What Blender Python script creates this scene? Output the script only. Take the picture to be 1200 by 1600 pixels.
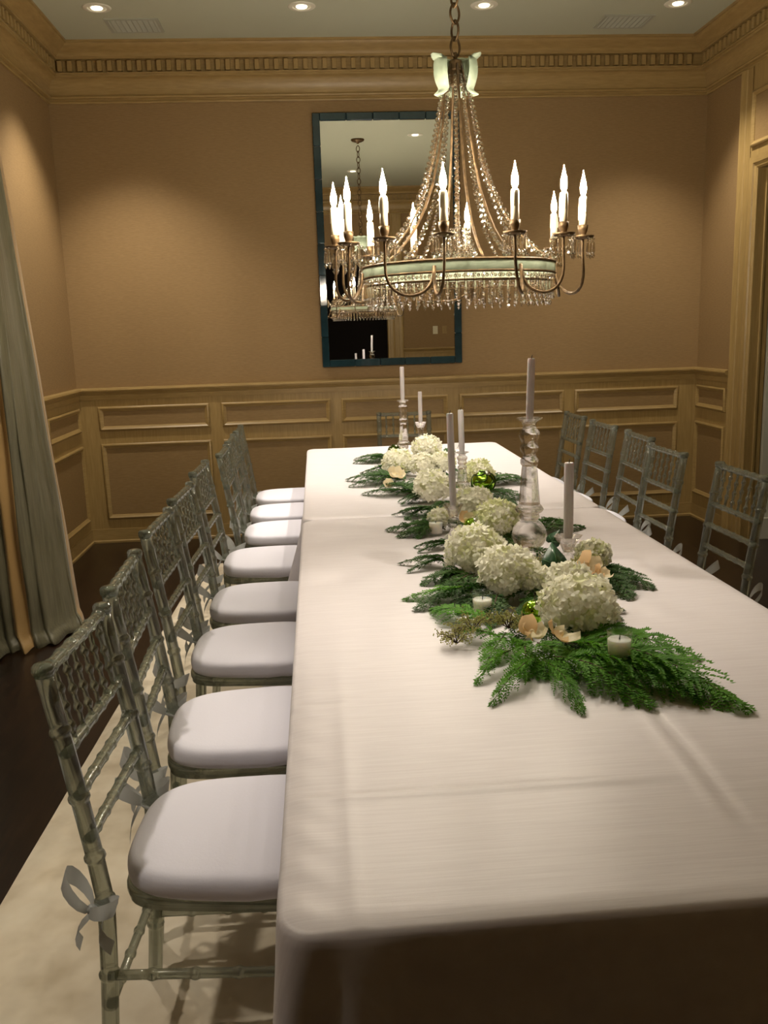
import bpy, bmesh, math, random
from mathutils import Vector, Matrix
for o in list(bpy.data.objects): bpy.data.objects.remove(o)
SC = bpy.context.scene
COL = SC.collection
PI = math.pi

# ------------------------------------------------------------------ camera
F_PX, PITCH, YAW, ROLL = 1393.57, 0.20154, 0.06951, -0.03184
EYE = Vector((0, 0, 1.5))
fw = Vector((math.sin(YAW)*math.cos(PITCH), math.cos(YAW)*math.cos(PITCH), -math.sin(PITCH)))
rt0 = Vector((math.cos(YAW), -math.sin(YAW), 0)); up0 = rt0.cross(fw)
rt = math.cos(ROLL)*rt0 + math.sin(ROLL)*up0
up = -math.sin(ROLL)*rt0 + math.cos(ROLL)*up0
cd = bpy.data.cameras.new('camera'); cam = bpy.data.objects.new('camera', cd); COL.objects.link(cam)
cam.matrix_world = Matrix(((rt.x, up.x, -fw.x, EYE.x), (rt.y, up.y, -fw.y, EYE.y), (rt.z, up.z, -fw.z, EYE.z), (0, 0, 0, 1)))
cd.sensor_fit = 'VERTICAL'; cd.sensor_height = 36.0; cd.sensor_width = 27.0
cd.lens = 36.0*F_PX/1600.0; cd.clip_start = 0.02
SC.camera = cam

# ------------------------------------------------------------------ world, exposure
w = bpy.data.worlds.new('world'); SC.world = w; w.use_nodes = True
w.node_tree.nodes['Background'].inputs[0].default_value = (1.0, 0.8, 0.6, 1)
w.node_tree.nodes['Background'].inputs[1].default_value = 0.01
SC.view_settings.view_transform = 'Standard'; SC.view_settings.look = 'None'
SC.view_settings.gamma = 1.0; SC.view_settings.use_curve_mapping = False
SC.view_settings.exposure = 1.12
BULB_STRENGTH = 330.0           # chandelier flame bulbs
CAN_POWER = 60.0                # ceiling spots
WARM = (1.0, 0.875, 0.70)
SC.cycles.max_bounces = 8; SC.cycles.diffuse_bounces = 4; SC.cycles.glossy_bounces = 4; SC.cycles.transmission_bounces = 6; SC.cycles.transparent_max_bounces = 12

# ------------------------------------------------------------------ materials
def mat(name, base=(0.8, 0.8, 0.8), rough=0.5, metal=0.0, **kw):
    m = bpy.data.materials.new(name); m.use_nodes = True
    b = m.node_tree.nodes['Principled BSDF']
    b.inputs['Base Color'].default_value = (*base, 1)
    b.inputs['Roughness'].default_value = rough
    b.inputs['Metallic'].default_value = metal
    for k, v in kw.items():
        k = {'trans': 'Transmission Weight', 'ior': 'IOR', 'coat': 'Coat Weight', 'sheen': 'Sheen Weight',
             'spec': 'Specular IOR Level', 'sss': 'Subsurface Weight', 'emit': 'Emission Strength', 'ecol': 'Emission Color',
             'aniso': 'Anisotropic', 'coatr': 'Coat Roughness', 'sheenr': 'Sheen Roughness'}[k]
        b.inputs[k].default_value = (*v, 1) if isinstance(v, tuple) else v
    return m
def nz(m, scale=(1, 1, 1), freq=8, detail=4, ramp=None, bump=0.0, dist=0.01, rough=0.55, coord='Object', bscale=None, kind='noise'):
    """colour variation and fine relief from a noise in object space"""
    t = m.node_tree; N = t.nodes; L = t.links; b = N['Principled BSDF']
    tc = N.new('ShaderNodeTexCoord'); mp = N.new('ShaderNodeMapping'); mp.inputs['Scale'].default_value = scale
    L.new(tc.outputs[coord], mp.inputs['Vector'])
    n = N.new('ShaderNodeTexNoise'); n.inputs['Scale'].default_value = freq; n.inputs['Detail'].default_value = detail
    n.inputs['Roughness'].default_value = rough
    L.new(mp.outputs[0], n.inputs['Vector'])
    if ramp:
        r = N.new('ShaderNodeValToRGB'); el = r.color_ramp.elements
        while len(el) < len(ramp): el.new(0.5)
        for e, (p, c) in zip(el, ramp): e.position = p; e.color = (*c, 1)
        L.new(n.outputs['Fac'], r.inputs[0]); L.new(r.outputs[0], b.inputs['Base Color'])
    if bump:
        bp = N.new('ShaderNodeBump'); bp.inputs['Strength'].default_value = bump; bp.inputs['Distance'].default_value = dist
        if bscale:
            mp2 = N.new('ShaderNodeMapping'); mp2.inputs['Scale'].default_value = bscale
            L.new(tc.outputs[coord], mp2.inputs['Vector'])
            n2 = N.new('ShaderNodeTexNoise'); n2.inputs['Scale'].default_value = freq; n2.inputs['Detail'].default_value = detail
            L.new(mp2.outputs[0], n2.inputs['Vector']); L.new(n2.outputs['Fac'], bp.inputs['Height'])
        else: L.new(n.outputs['Fac'], bp.inputs['Height'])
        L.new(bp.outputs[0], b.inputs['Normal'])
    return m
def crystal(name, tint=(1, 1, 1), clear=0.45, rough=0.0):
    m = bpy.data.materials.new(name); m.use_nodes = True; t = m.node_tree; N = t.nodes; L = t.links
    N.remove(N['Principled BSDF']); out = N['Material Output']
    tr = N.new('ShaderNodeBsdfTransparent'); tr.inputs[0].default_value = (*tint, 1)
    g = N.new('ShaderNodeBsdfGlass'); g.inputs['IOR'].default_value = 1.55; g.inputs['Roughness'].default_value = rough
    g.inputs['Color'].default_value = (*tint, 1)
    mx = N.new('ShaderNodeMixShader'); mx.inputs[0].default_value = 1-clear
    L.new(tr.outputs[0], mx.inputs[1]); L.new(g.outputs[0], mx.inputs[2]); L.new(mx.outputs[0], out.inputs[0])
    return m
def thin(name, color, amount=0.35, rough=0.6):
    """petals, leaves, ribbon: diffuse with light coming through"""
    m = mat(name, color, rough, spec=0.3); t = m.node_tree; N = t.nodes; L = t.links
    tl = N.new('ShaderNodeBsdfTranslucent'); tl.inputs[0].default_value = (*color, 1)
    mx = N.new('ShaderNodeMixShader'); mx.inputs[0].default_value = amount
    L.new(N['Principled BSDF'].outputs[0], mx.inputs[1]); L.new(tl.outputs[0], mx.inputs[2])
    L.new(mx.outputs[0], N['Material Output'].inputs[0]); return m

M = {}
M['wall'] = nz(mat('grasscloth', (0.45, 0.30, 0.17), 0.75), (1, 1, 7), 26, 6, [(0.25, (0.246, 0.156, 0.064)), (0.75, (0.308, 0.198, 0.084))], 0.25, 0.002)
M['wood'] = nz(mat('glazed_wood', (0.48, 0.34, 0.16), 0.42, coat=0.15, coatr=0.3), (9, 9, 0.8), 9, 5, [(0.25, (0.29, 0.192, 0.066)), (0.6, (0.37, 0.252, 0.094)), (0.85, (0.43, 0.305, 0.125))], 0.06, 0.002)
M['woodh'] = nz(mat('glazed_wood_along', (0.48, 0.34, 0.16), 0.42, coat=0.15, coatr=0.3), (1.2, 1.2, 11), 9, 5, [(0.25, (0.29, 0.192, 0.066)), (0.6, (0.37, 0.252, 0.094)), (0.85, (0.43, 0.305, 0.125))], 0.06, 0.002)
M['panel'] = nz(mat('panel_field', (0.42, 0.285, 0.14), 0.6), (1, 1, 6), 22, 6, [(0.25, (0.235, 0.148, 0.056)), (0.75, (0.30, 0.195, 0.080))], 0.15, 0.002)
M['ceiling'] = nz(mat('ceiling_paint', (0.50, 0.52, 0.39), 0.8), (1, 1, 1), 60, 3, None, 0.05, 0.001)
M['floor'] = nz(mat('dark_floorboards', (0.03, 0.015, 0.008), 0.28), (14, 0.9, 1), 4, 6, [(0.3, (0.007, 0.0035, 0.002)), (0.7, (0.022, 0.010, 0.005))], 0.08, 0.002)
M['white'] = mat('white_paint', (0.62, 0.60, 0.50), 0.5)
M['dark'] = mat('dark_room', (0.03, 0.02, 0.015), 0.8)
M['rug'] = nz(mat('rug_pile', (0.62, 0.54, 0.40), 0.95, sheen=0.3), (1, 1, 1), 5.5, 3, [(0.3, (0.50, 0.42, 0.30)), (0.5, (0.64, 0.56, 0.43)), (0.7, (0.70, 0.63, 0.50))], 0.9, 0.02)
M['cloth'] = nz(mat('tablecloth_satin', (0.74, 0.69, 0.70), 0.42, sheen=0.25, sheenr=0.4), (0.6, 16, 1), 14, 5, [(0.3, (0.70, 0.655, 0.69)), (0.7, (0.78, 0.74, 0.775))], 0.10, 0.002)
M['cushion'] = nz(mat('cushion_linen', (0.71, 0.70, 0.80), 0.8, sheen=0.2), (1, 1, 1), 160, 3, None, 0.12, 0.002)
M['ribbon'] = thin('organza_ribbon', (0.58, 0.60, 0.60), 0.45, 0.35)
def resin(name):
    """clear grey plastic: part see-through, part glossy body"""
    m = mat(name, (0.25, 0.265, 0.225), 0.08, 0.3, spec=1.0, coat=1.0, coatr=0.04); t = m.node_tree; N = t.nodes; L = t.links
    tr = N.new('ShaderNodeBsdfTransparent'); tr.inputs[0].default_value = (0.80, 0.82, 0.76, 1)
    g = N.new('ShaderNodeBsdfGlass'); g.inputs['IOR'].default_value = 1.3; g.inputs['Roughness'].default_value = 0.08; g.inputs['Color'].default_value = (0.80, 0.83, 0.77, 1)
    m1 = N.new('ShaderNodeMixShader'); m1.inputs[0].default_value = 0.62; L.new(tr.outputs[0], m1.inputs[1]); L.new(g.outputs[0], m1.inputs[2])
    m2 = N.new('ShaderNodeMixShader'); m2.inputs[0].default_value = 0.30; L.new(m1.outputs[0], m2.inputs[1]); L.new(N['Principled BSDF'].outputs[0], m2.inputs[2])
    L.new(m2.outputs[0], N['Material Output'].inputs[0]); return m
M['resin'] = resin('clear_resin')
M['gold'] = nz(mat('gold_silk', (0.40, 0.25, 0.09), 0.45, sheen=0.3), (20, 20, 1), 5, 4, None, 0.2, 0.004)
M['silk'] = nz(mat('green_grey_silk', (0.30, 0.30, 0.22), 0.38, sheen=0.4, sheenr=0.3), (14, 14, 1), 5, 4, [(0.3, (0.110, 0.102, 0.062)), (0.7, (0.180, 0.168, 0.108))], 0.3, 0.005)
M['bronze'] = nz(mat('aged_bronze', (0.22, 0.14, 0.07), 0.48, 0.7), (1, 1, 1), 40, 4, [(0.3, (0.06, 0.036, 0.016)), (0.7, (0.19, 0.12, 0.055))], 0.2, 0.001)
M['iron'] = mat('dark_iron', (0.03, 0.025, 0.02), 0.5, 0.7)
M['enamel'] = nz(mat('pale_green_enamel', (0.50, 0.60, 0.45), 0.45), (1, 1, 1), 14, 4, [(0.3, (0.30, 0.37, 0.26)), (0.6, (0.41, 0.48, 0.35))], 0.1, 0.002)
M['crystal'] = crystal('chandelier_crystal', (1, 0.98, 0.95), 0.42)
M['glass'] = crystal('candlestick_crystal', (0.99, 0.98, 0.97), 0.45)
M['tglass'] = crystal('votive_glass', (0.98, 0.98, 0.97), 0.75)
M['sleeve'] = mat('cream_candle_sleeve', (0.86, 0.76, 0.54), 0.5)
M['bulb'] = mat('flame_bulb', (1, 0.9, 0.7), 0.4, emit=BULB_STRENGTH, ecol=WARM)
M['lamp'] = mat('spot_lamp', (1, 0.95, 0.85), 0.4, emit=2.5, ecol=(1, 0.86, 0.62))
M['trimw'] = mat('spot_trim', (0.72, 0.70, 0.58), 0.5)
M['vent'] = mat('vent_metal', (0.40, 0.41, 0.33), 0.5)
M['ventd'] = mat('vent_shadow_box', (0.02, 0.02, 0.015), 0.8)
M['mirror'] = mat('mirror_silver', (0.92, 0.92, 0.90), 0.0, 1.0)
M['tile'] = nz(mat('teal_glass_tile', (0.012, 0.035, 0.045), 0.08, 0.0, coat=0.6), (1, 1, 1), 6, 3, [(0.3, (0.008, 0.024, 0.03)), (0.7, (0.02, 0.05, 0.062))], 0.12, 0.004)
M['plate'] = mat('switch_plate', (0.75, 0.70, 0.50), 0.4)
M['taper'] = nz(mat('grey_wax', (0.50, 0.48, 0.50), 0.5, sss=0.1), (60, 60, 4), 6, 3, [(0.3, (0.52, 0.50, 0.515)), (0.7, (0.62, 0.60, 0.615))], 0.15, 0.001)
M['wick'] = mat('wick', (0.03, 0.02, 0.02), 0.9)
M['wax'] = mat('white_wax', (0.93, 0.91, 0.84), 0.5, sss=1.0)
M['wax'].node_tree.nodes['Principled BSDF'].inputs['Subsurface Radius'].default_value = (1.0, 0.85, 0.65); M['wax'].node_tree.nodes['Principled BSDF'].inputs['Subsurface Scale'].default_value = 0.03
M['petal'] = thin('hydrangea_petal', (0.95, 0.94, 0.82), 0.32, 0.55)
M['petal2'] = thin('hydrangea_petal_green', (0.74, 0.76, 0.46), 0.35, 0.55)
M['core'] = mat('bloom_core', (0.74, 0.74, 0.50), 0.8)
M['orchid'] = thin('peach_petal', (0.86, 0.62, 0.36), 0.4, 0.5)
M['orchidc'] = thin('cream_petal', (0.88, 0.78, 0.55), 0.4, 0.5)
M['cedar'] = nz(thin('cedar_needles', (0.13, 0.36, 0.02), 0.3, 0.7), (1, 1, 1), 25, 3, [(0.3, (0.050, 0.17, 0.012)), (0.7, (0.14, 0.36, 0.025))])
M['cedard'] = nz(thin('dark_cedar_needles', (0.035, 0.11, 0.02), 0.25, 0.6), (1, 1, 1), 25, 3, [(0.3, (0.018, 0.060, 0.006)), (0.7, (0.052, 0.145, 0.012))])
M['bark'] = mat('twig_bark', (0.09, 0.055, 0.03), 0.8)
M['ivy'] = mat('ivy_leaf', (0.012, 0.065, 0.022), 0.3, coat=0.3)
M['vein'] = mat('leaf_vein', (0.10, 0.22, 0.09), 0.4)
M['seed'] = thin('olive_seed', (0.56, 0.55, 0.22), 0.2, 0.7)
M['ball'] = mat('green_mirror_glass', (0.35, 0.62, 0.05), 0.06, 1.0)
M['balld'] = mat('dark_green_glass', (0.05, 0.09, 0.01), 0.12, 0.9)
M['silver'] = mat('ornament_cap', (0.6, 0.58, 0.5), 0.25, 1.0)
M['card'] = mat('white_card', (0.82, 0.80, 0.78), 0.6)
M['ink'] = mat('ink', (0.03, 0.03, 0.03), 0.7)
M['tabletop'] = mat('plywood_table', (0.40, 0.27, 0.14), 0.6)
M['black'] = mat('black_gap', (0.01, 0.01, 0.012), 0.6)
M['nightglass'] = mat('night_window_glass', (0.01, 0.014, 0.03), 0.05, coat=0.5)

# ------------------------------------------------------------------ mesh helpers
class MB:
    def __init__(s): s.v = []; s.f = []
    def quadgrid(s, rows, close_u=False, close_v=False, flip=False):
        b = len(s.v); n = len(rows); m = len(rows[0])
        for r in rows: s.v.extend(tuple(p) for p in r)
        for i in range(n if close_v else n-1):
            for j in range(m if close_u else m-1):
                a, c = i, (i+1) % n; d, e = j, (j+1) % m
                q = (b+a*m+d, b+a*m+e, b+c*m+e, b+c*m+d)
                s.f.append(q[::-1] if flip else q)
        return b
    def box(s, lo, hi):
        x0, y0, z0 = lo; x1, y1, z1 = hi; b = len(s.v)
        s.v += [(x0,y0,z0),(x1,y0,z0),(x1,y1,z0),(x0,y1,z0),(x0,y0,z1),(x1,y0,z1),(x1,y1,z1),(x0,y1,z1)]
        s.f += [tuple(b+i for i in q) for q in ((0,3,2,1),(4,5,6,7),(0,1,5,4),(1,2,6,5),(2,3,7,6),(3,0,4,7))]
        return s
    def cbox(s, lo, hi, c=0.002):
        """box with chamfered edges"""
        bm = bmesh.new(); bmesh.ops.create_cube(bm, size=1)
        for v in bm.verts:
            for i in range(3): v.co[i] = lo[i] if v.co[i] < 0 else hi[i]
        bmesh.ops.bevel(bm, geom=bm.edges[:], offset=c, segments=1, affect='EDGES')
        b = len(s.v); bm.verts.ensure_lookup_table()
        for i, v in enumerate(bm.verts): v.index = i; s.v.append(tuple(v.co))
        for f in bm.faces: s.f.append(tuple(b+v.index for v in f.verts))
        bm.free(); return s
    def tube(s, pts, rad, n=10, caps=True, close=False):
        pts = [Vector(p) for p in pts]; k = len(pts)
        if not hasattr(rad, '__len__'): rad = [rad]*k
        def tan(i):
            a = pts[(i-1) % k] if (close or i > 0) else pts[i]; c = pts[(i+1) % k] if (close or i < k-1) else pts[i]
            d = c-a
            return d.normalized() if d.length > 1e-9 else Vector((0,0,1))
        t = tan(0); ref = Vector((0,0,1)) if abs(t.z) < 0.9 else Vector((1,0,0))
        u = t.cross(ref).normalized(); rows = []
        for i in range(k):
            t2 = tan(i)
            ax = t.cross(t2)
            if ax.length > 1e-7: u = Matrix.Rotation(t.angle(t2), 3, ax) @ u
            t = t2; w_ = t.cross(u)
            rows.append([pts[i] + rad[i]*(math.cos(a)*u + math.sin(a)*w_) for a in (2*PI*j/n for j in range(n))])
        b = s.quadgrid(rows, close_u=True, close_v=close)
        if caps and not close:
            s.f.append(tuple(b+j for j in range(n))[::-1]); s.f.append(tuple(b+(k-1)*n+j for j in range(n)))
        return s
    def lathe(s, prof, n=24, c=(0,0,0), caps=True):
        rows = [[(c[0]+r*math.cos(2*PI*j/n), c[1]+r*math.sin(2*PI*j/n), c[2]+z) for j in range(n)] for r, z in prof]
        b = s.quadgrid(rows, close_u=True)
        if caps:
            s.f.append(tuple(b+j for j in range(n))[::-1]); s.f.append(tuple(b+(len(prof)-1)*n+j for j in range(n)))
        return s
    def ball(s, c, r, n=8, m=5, sz=1.0):
        return s.lathe([(max(r*math.sin(PI*i/m), 1e-5), -r*sz*math.cos(PI*i/m)) for i in range(m+1)], n, c, caps=False)
    def add(s, other, mx=None):
        b = len(s.v)
        s.v += [tuple(mx @ Vector(p)) for p in other.v] if mx else other.v
        s.f += [tuple(b+i for i in f) for f in other.f]; return s
    def mesh(s, name, m, smooth=True):
        me = bpy.data.meshes.new(name); me.from_pydata(s.v, [], s.f); me.update()
        for mm in (m if isinstance(m, list) else [m]): me.materials.append(M[mm])
        if smooth: me.polygons.foreach_set('use_smooth', [True]*len(me.polygons))
        me.update(); return me
    def build(s, name, m, parent=None, smooth=True, auto=None):
        me = s.mesh(name, m, smooth)
        if auto is not None and smooth:
            try: me.set_sharp_from_angle(angle=math.radians(auto))
            except Exception: pass
        return link(name, me, parent)
def link(name, me, parent=None):
    o = bpy.data.objects.new(name, me); COL.objects.link(o)
    if parent: o.parent = parent
    return o
def empty(name, loc=(0,0,0), rz=0.0):
    o = bpy.data.objects.new(name, None); COL.objects.link(o); o.location = loc; o.rotation_euler = (0,0,rz)
    o.empty_display_size = 0.05; return o
def tag(o, label=None, cat=None, group=None, kind=None):
    if label: o['label'] = label
    if cat: o['category'] = cat
    if group: o['group'] = group
    if kind: o['kind'] = kind
    return o
def struct(name, mb, m, label, cat, smooth=False, auto=None):
    return tag(mb.build(name, m, None, smooth, auto), label, cat, None, 'structure')
def copy_tree(o, parent=None):
    c = o.copy(); COL.objects.link(c); c.parent = parent
    for ch in list(o.children): copy_tree(ch, c)
    return c
def lerp(a, b, t): return a+(b-a)*t
def sm(t): t = max(0.0, min(1.0, t)); return t*t*(3-2*t)

# ------------------------------------------------------------------ the room
XL, XR, D, YF, ZC = -1.739, 2.884, 6.662, -0.20, 3.42
floor = struct('floor', MB().box((-4, -5, -0.1), (6.5, 7.2, 0)), 'floor', 'dark stained wooden floor around the pale rug', 'floor')
ceil = struct('ceiling', MB().box((XL-0.3, YF-0.2, ZC), (XR+0.3, D+0.2, ZC+0.1)), 'ceiling', 'pale greenish painted ceiling', 'ceiling')
wall_back = struct('wall_back', MB().box((XL-0.2, D, 0), (XR+0.2, D+0.12, ZC)), 'wall', 'tan textured wall behind the mirror', 'wall')
# left wall with a tall window behind the drapes
WY0, WY1, WZ1 = 2.55, 4.45, 2.75
m = MB(); m.box((XL-0.14, YF-0.12, 0), (XL, WY0, ZC)); m.box((XL-0.14, WY1, 0), (XL, D, ZC)); m.box((XL-0.14, WY0, WZ1), (XL, WY1, ZC)); m.box((XL-0.14, WY0, 0), (XL, WY1, 0.12))
wall_left = struct('wall_left', m, 'wall', 'tan wall to the left, behind the silk drapes', 'wall')
# right wall with a cased opening
OY0, OY1, OZ1 = 3.95, 5.84, 2.44
m = MB(); m.box((XR, YF-0.12, 0), (XR+0.11, OY0, ZC)); m.box((XR, OY1, 0), (XR+0.11, D, ZC)); m.box((XR, OY0, OZ1), (XR+0.11, OY1, ZC))
wall_right = struct('wall_right', m, 'wall', 'tan wall on the right with the wide cased opening', 'wall')
# wall behind the camera, with the wide opening the photographer stands in (seen in the mirror)
FX0, FX1, FZ1 = -1.25, 1.08, 2.40
m = MB(); m.box((XL-0.14, YF-0.12, 0), (FX0, YF, ZC)); m.box((FX1, YF-0.12, 0), (XR+0.11, YF, ZC)); m.box((FX0, YF-0.12, FZ1), (FX1, YF, ZC))
wall_front = struct('wall_front', m, 'wall', 'tan wall with a dark doorway, seen only in the mirror', 'wall')
m = MB(); m.box((-3.6, -4.2, 0), (3.6, -4.1, 3.0)); m.box((-3.6, -4.2, 0), (-3.5, YF-0.13, 3.0)); m.box((3.5, -4.2, 0), (3.6, YF-0.13, 3.0)); m.box((-3.6, -4.2, 3.0), (3.6, YF-0.13, 3.1))
struct('wall_hall', m, 'dark', 'dark unlit hall beyond the doorway seen in the mirror', 'wall')
m = MB(); m.box((5.2, 2.4, 0), (5.3, 7.1, 3.0)); m.box((XR+0.12, 7.0, 0), (5.3, 7.1, 3.0)); m.box((XR+0.12, 2.4, 0), (5.3, 2.5, 3.0)); m.box((XR+0.12, 2.4, 3.0), (5.3, 7.1, 3.1))
struct('wall_side_room', m, 'dark', 'dark unlit room beyond the opening on the right', 'wall')

# --- mouldings run along a wall: profile of (projection, height), mitred at both ends
def run_pts(side, p, z, a, b, mitre):
    k0, k1 = (p if mitre[0] else 0), (p if mitre[1] else 0)
    if side == 'back':  return (a+k0, D-p, z), (b-k1, D-p, z)
    if side == 'front': return (a+k0, YF+p, z), (b-k1, YF+p, z)
    if side == 'left':  return (XL+p, a+k0, z), (XL+p, b-k1, z)
    return (XR-p, a+k0, z), (XR-p, b-k1, z)
def run(side, prof, a, b, mitre=(True, True)):
    mb = MB(); r0, r1 = [], []
    for p, z in prof:
        A, B = run_pts(side, p, z, a, b, mitre); r0.append(A); r1.append(B)
    mb.quadgrid([r0, r1]); n = len(prof)
    mb.f.append(tuple(range(n))); mb.f.append(tuple(range(n, 2*n))[::-1])
    bm = bmesh.new(); vs = [bm.verts.new(v) for v in mb.v]
    for f in mb.f: bm.faces.new([vs[i] for i in f])
    bmesh.ops.recalc_face_normals(bm, faces=bm.faces)
    bm.verts.index_update(); mb.v = [tuple(v.co) for v in bm.verts]; mb.f = [tuple(v.index for v in f.verts) for f in bm.faces]
    bm.free(); return mb
def arc(c, r, a0, a1, n):
    return [(c[0]+r*math.cos(lerp(a0, a1, i/n)), c[1]+r*math.sin(lerp(a0, a1, i/n))) for i in range(n+1)]
CROWN = [(0, 3.072), (0.014, 3.072), (0.018, 3.080), (0.014, 3.090), (0.010, 3.092), (0.010, 3.100), (0.026, 3.104), (0.030, 3.112), (0.026, 3.120), (0.018, 3.124)]
CROWN += [(0.018+0.058*(1-math.cos(t*PI/2)), 3.124+0.098*math.sin(t*PI/2)) for t in [i/7 for i in range(1, 8)]]
CROWN += [(0.084, 3.224), (0.084, 3.238), (0.092, 3.240), (0.092, 3.250), (0.060, 3.252), (0.060, 3.328), (0.108, 3.330), (0.108, 3.342)]
CROWN += [(0.112+0.080*sm(i/7), 3.344+0.060*(i/7)) for i in range(8)] + [(0.205, 3.406), (0.205, ZC), (0, ZC)]
dent = MB().cbox((-0.0155, 0.0, 0.0), (0.0155, 0.036, 0.066), 0.002).mesh('dentil', 'woodh', False)
dent_y = MB().cbox((0.0, -0.0155, 0.0), (0.036, 0.0155, 0.066), 0.002).mesh('dentil', 'woodh', False)
PITCHD = 0.0655
trims = {}
for i, (side, a, b, lab) in enumerate((('back', XL, XR, 'deep crown moulding with dentil blocks above the mirror'), ('left', YF, D, 'crown moulding running along the left wall above the drapes'),
                                  ('right', YF, D, 'crown moulding running along the right wall above the opening'), ('front', XL, XR, 'crown moulding seen in the mirror'))):
    t = struct('trim_%d' % (i+1), run(side, CROWN, a, b), 'woodh', lab, 'moulding', True, 28); trims[side] = t
    lo, hi = {'back': (XL+0.12, XR-0.12), 'left': (3.6, D-0.12), 'right': (3.6, D-0.12), 'front': (0.3, XR-0.12)}[side]
    k = int((hi-lo)/PITCHD)
    for j in range(k+1):
        c = hi-j*PITCHD if side in ('left', 'right') else lo+j*PITCHD
        if side in ('back', 'front'):
            o = link('dentil', dent, t); o.location = (c, D-0.096 if side == 'back' else YF+0.060, 3.257)
        else:
            o = link('dentil', dent_y, t); o.location = (XL+0.060 if side == 'left' else XR-0.096, c, 3.257)
RAIL = [(0, 1.062), (0.020, 1.062), (0.022, 1.098), (0.030, 1.104), (0.036, 1.116), (0.046, 1.122), (0.050, 1.134), (0.046, 1.146), (0.030, 1.150), (0, 1.150)]
for i, (side, a, b, mt, lab) in enumerate((('back', XL, XR, (True, True), 'chair rail along the wall below the mirror'), ('left', 4.62, D, (False, True), 'chair rail on the left wall beside the drapes'),
                                      ('right', 6.085, D, (False, True), 'short chair rail beside the cased opening'))):
    struct('trim_%d' % (i+5), run(side, RAIL, a, b, mt), 'woodh', lab, 'moulding', True, 28)
struct('trim_8', run('front', RAIL, FX1+0.22, XR, (False, True)), 'woodh', 'chair rail seen in the lower part of the mirror', 'moulding', True, 28)
# wooden wainscot skin below the rail, with applied panel frames
WS = 0.012
WAIN = [(0, 0.0), (WS, 0.0), (WS, 1.064), (0, 1.064)]
BASE = [(0, 0), (WS+0.014, 0), (WS+0.014, 0.014), (WS+0.004, 0.020), (WS+0.004, 0.105), (0, 0.105)]
wains = {}
for i, (side, a, b, mt, lab) in enumerate((('back', XL, XR, (True, True), 'golden wood wainscot below the chair rail behind the far chair'), ('left', 4.62, D, (False, True), 'golden wood wainscot on the left wall beside the drapes'),
                                      ('right', 6.085, D, (False, True), 'narrow wood wainscot between the far corner and the opening'))):
    wains[side] = struct('trim_%d' % (i+9), run(side, WAIN, a, b, mt), 'wood', lab, 'wainscot')
    struct('baseboard_%s' % side, run(side, BASE, a, b, mt), 'woodh', 'baseboard at the foot of the %s wainscot' % {'back': 'mirror wall', 'left': 'left wall', 'right': 'right wall'}[side], 'baseboard', True, 28)
wains['front'] = struct('trim_12', run('front', WAIN, FX1+0.22, XR, (False, True)), 'wood', 'wainscot seen at the bottom of the mirror', 'wainscot')
FRAME = [(0, 0), (0, 0.012), (0.006, 0.018), (0.012, 0.020), (0.018, 0.015), (0.026, 0.011), (0.032, 0.008), (0.034, 0.0)]
def wmap(side, off=WS):
    return {'back': lambda u, v, h: (u, D-off-h, v), 'left': lambda u, v, h: (XL+off+h, u, v), 'right': lambda u, v, h: (XR-off-h, u, v), 'front': lambda u, v, h: (u, YF+off+h, v)}[side]
def panel_frame(side, u0, u1, v0, v1, parent, off=WS, field=True, prof=FRAME):
    f = wmap(side, off); rows = []
    for d, h in prof: rows.append([f(u0+d, v0+d, h), f(u1-d, v0+d, h), f(u1-d, v1-d, h), f(u0+d, v1-d, h)])
    mb = MB(); mb.quadgrid(rows, close_u=True, flip=side in ('back', 'right'))
    fr = mb.build('panel_moulding', 'woodh', parent, True, 28)
    if field:
        d = prof[-1][0]-0.002; p = f(u0+d, v0+d, -0.001); q = f(u1-d, v1-d, 0.003)
        MB().box(tuple(min(a, b) for a, b in zip(p, q)), tuple(max(a, b) for a, b in zip(p, q))).build('panel_field', 'panel', parent, False)
for u0, u1 in ((-1.597, -0.800), (-0.707, 0.090), (0.171, 0.967), (1.054, 1.849), (1.932, 2.732)):
    panel_frame('back', u0, u1, 0.838, 1.012, wains['back']); panel_frame('back', u0, u1, 0.180, 0.742, wains['back'])
for v0, v1 in ((0.838, 1.010), (0.178, 0.735)):
    panel_frame('left', 5.80, 6.585, v0, v1, wains['left']); panel_frame('left', 4.90, 5.70, v0, v1, wains['left'])
    panel_frame('right', 6.125, 6.612, v0+0.015, v1+0.012, wains['right'])
    panel_frame('front', 1.40, 2.05, v0, v1, wains['front']); panel_frame('front', 2.15, 2.80, v0, v1, wains['front'])

# cased opening on the right wall
door = tag(empty('door_1', (0, 0, 0)), 'wide wood casing of the opening beside the right chairs', 'doorway', None, 'structure')
CAS = [(0, 0), (0, 0.030), (0.012, 0.036), (0.024, 0.028), (0.060, 0.022), (0.066, 0.016), (0.130, 0.016), (0.136, 0.022), (0.160, 0.026), (0.200, 0.024), (0.206, 0.014), (0.225, 0.012), (0.236, 0.0)]
def casing_side(side, edge, sgn, z1, parent, ztop=3.07):
    f = wmap(side, 0.0); W = CAS[-1][0]
    o_, i_ = CAS[:9], CAS[8:]
    mb = MB(); mb.quadgrid([[f(edge+sgn*(W-d), 0.0, h) for d, h in o_], [f(edge+sgn*(W-d), ztop, h) for d, h in o_]]); mb.build('stile', 'wood', parent, True, 28)
    mb = MB(); mb.quadgrid([[f(edge+sgn*(W-d), 0.0, h) for d, h in i_], [f(edge+sgn*(W-d), z1+(W-d), h) for d, h in i_]]); mb.build('casing', 'wood', parent, True, 28)
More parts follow.
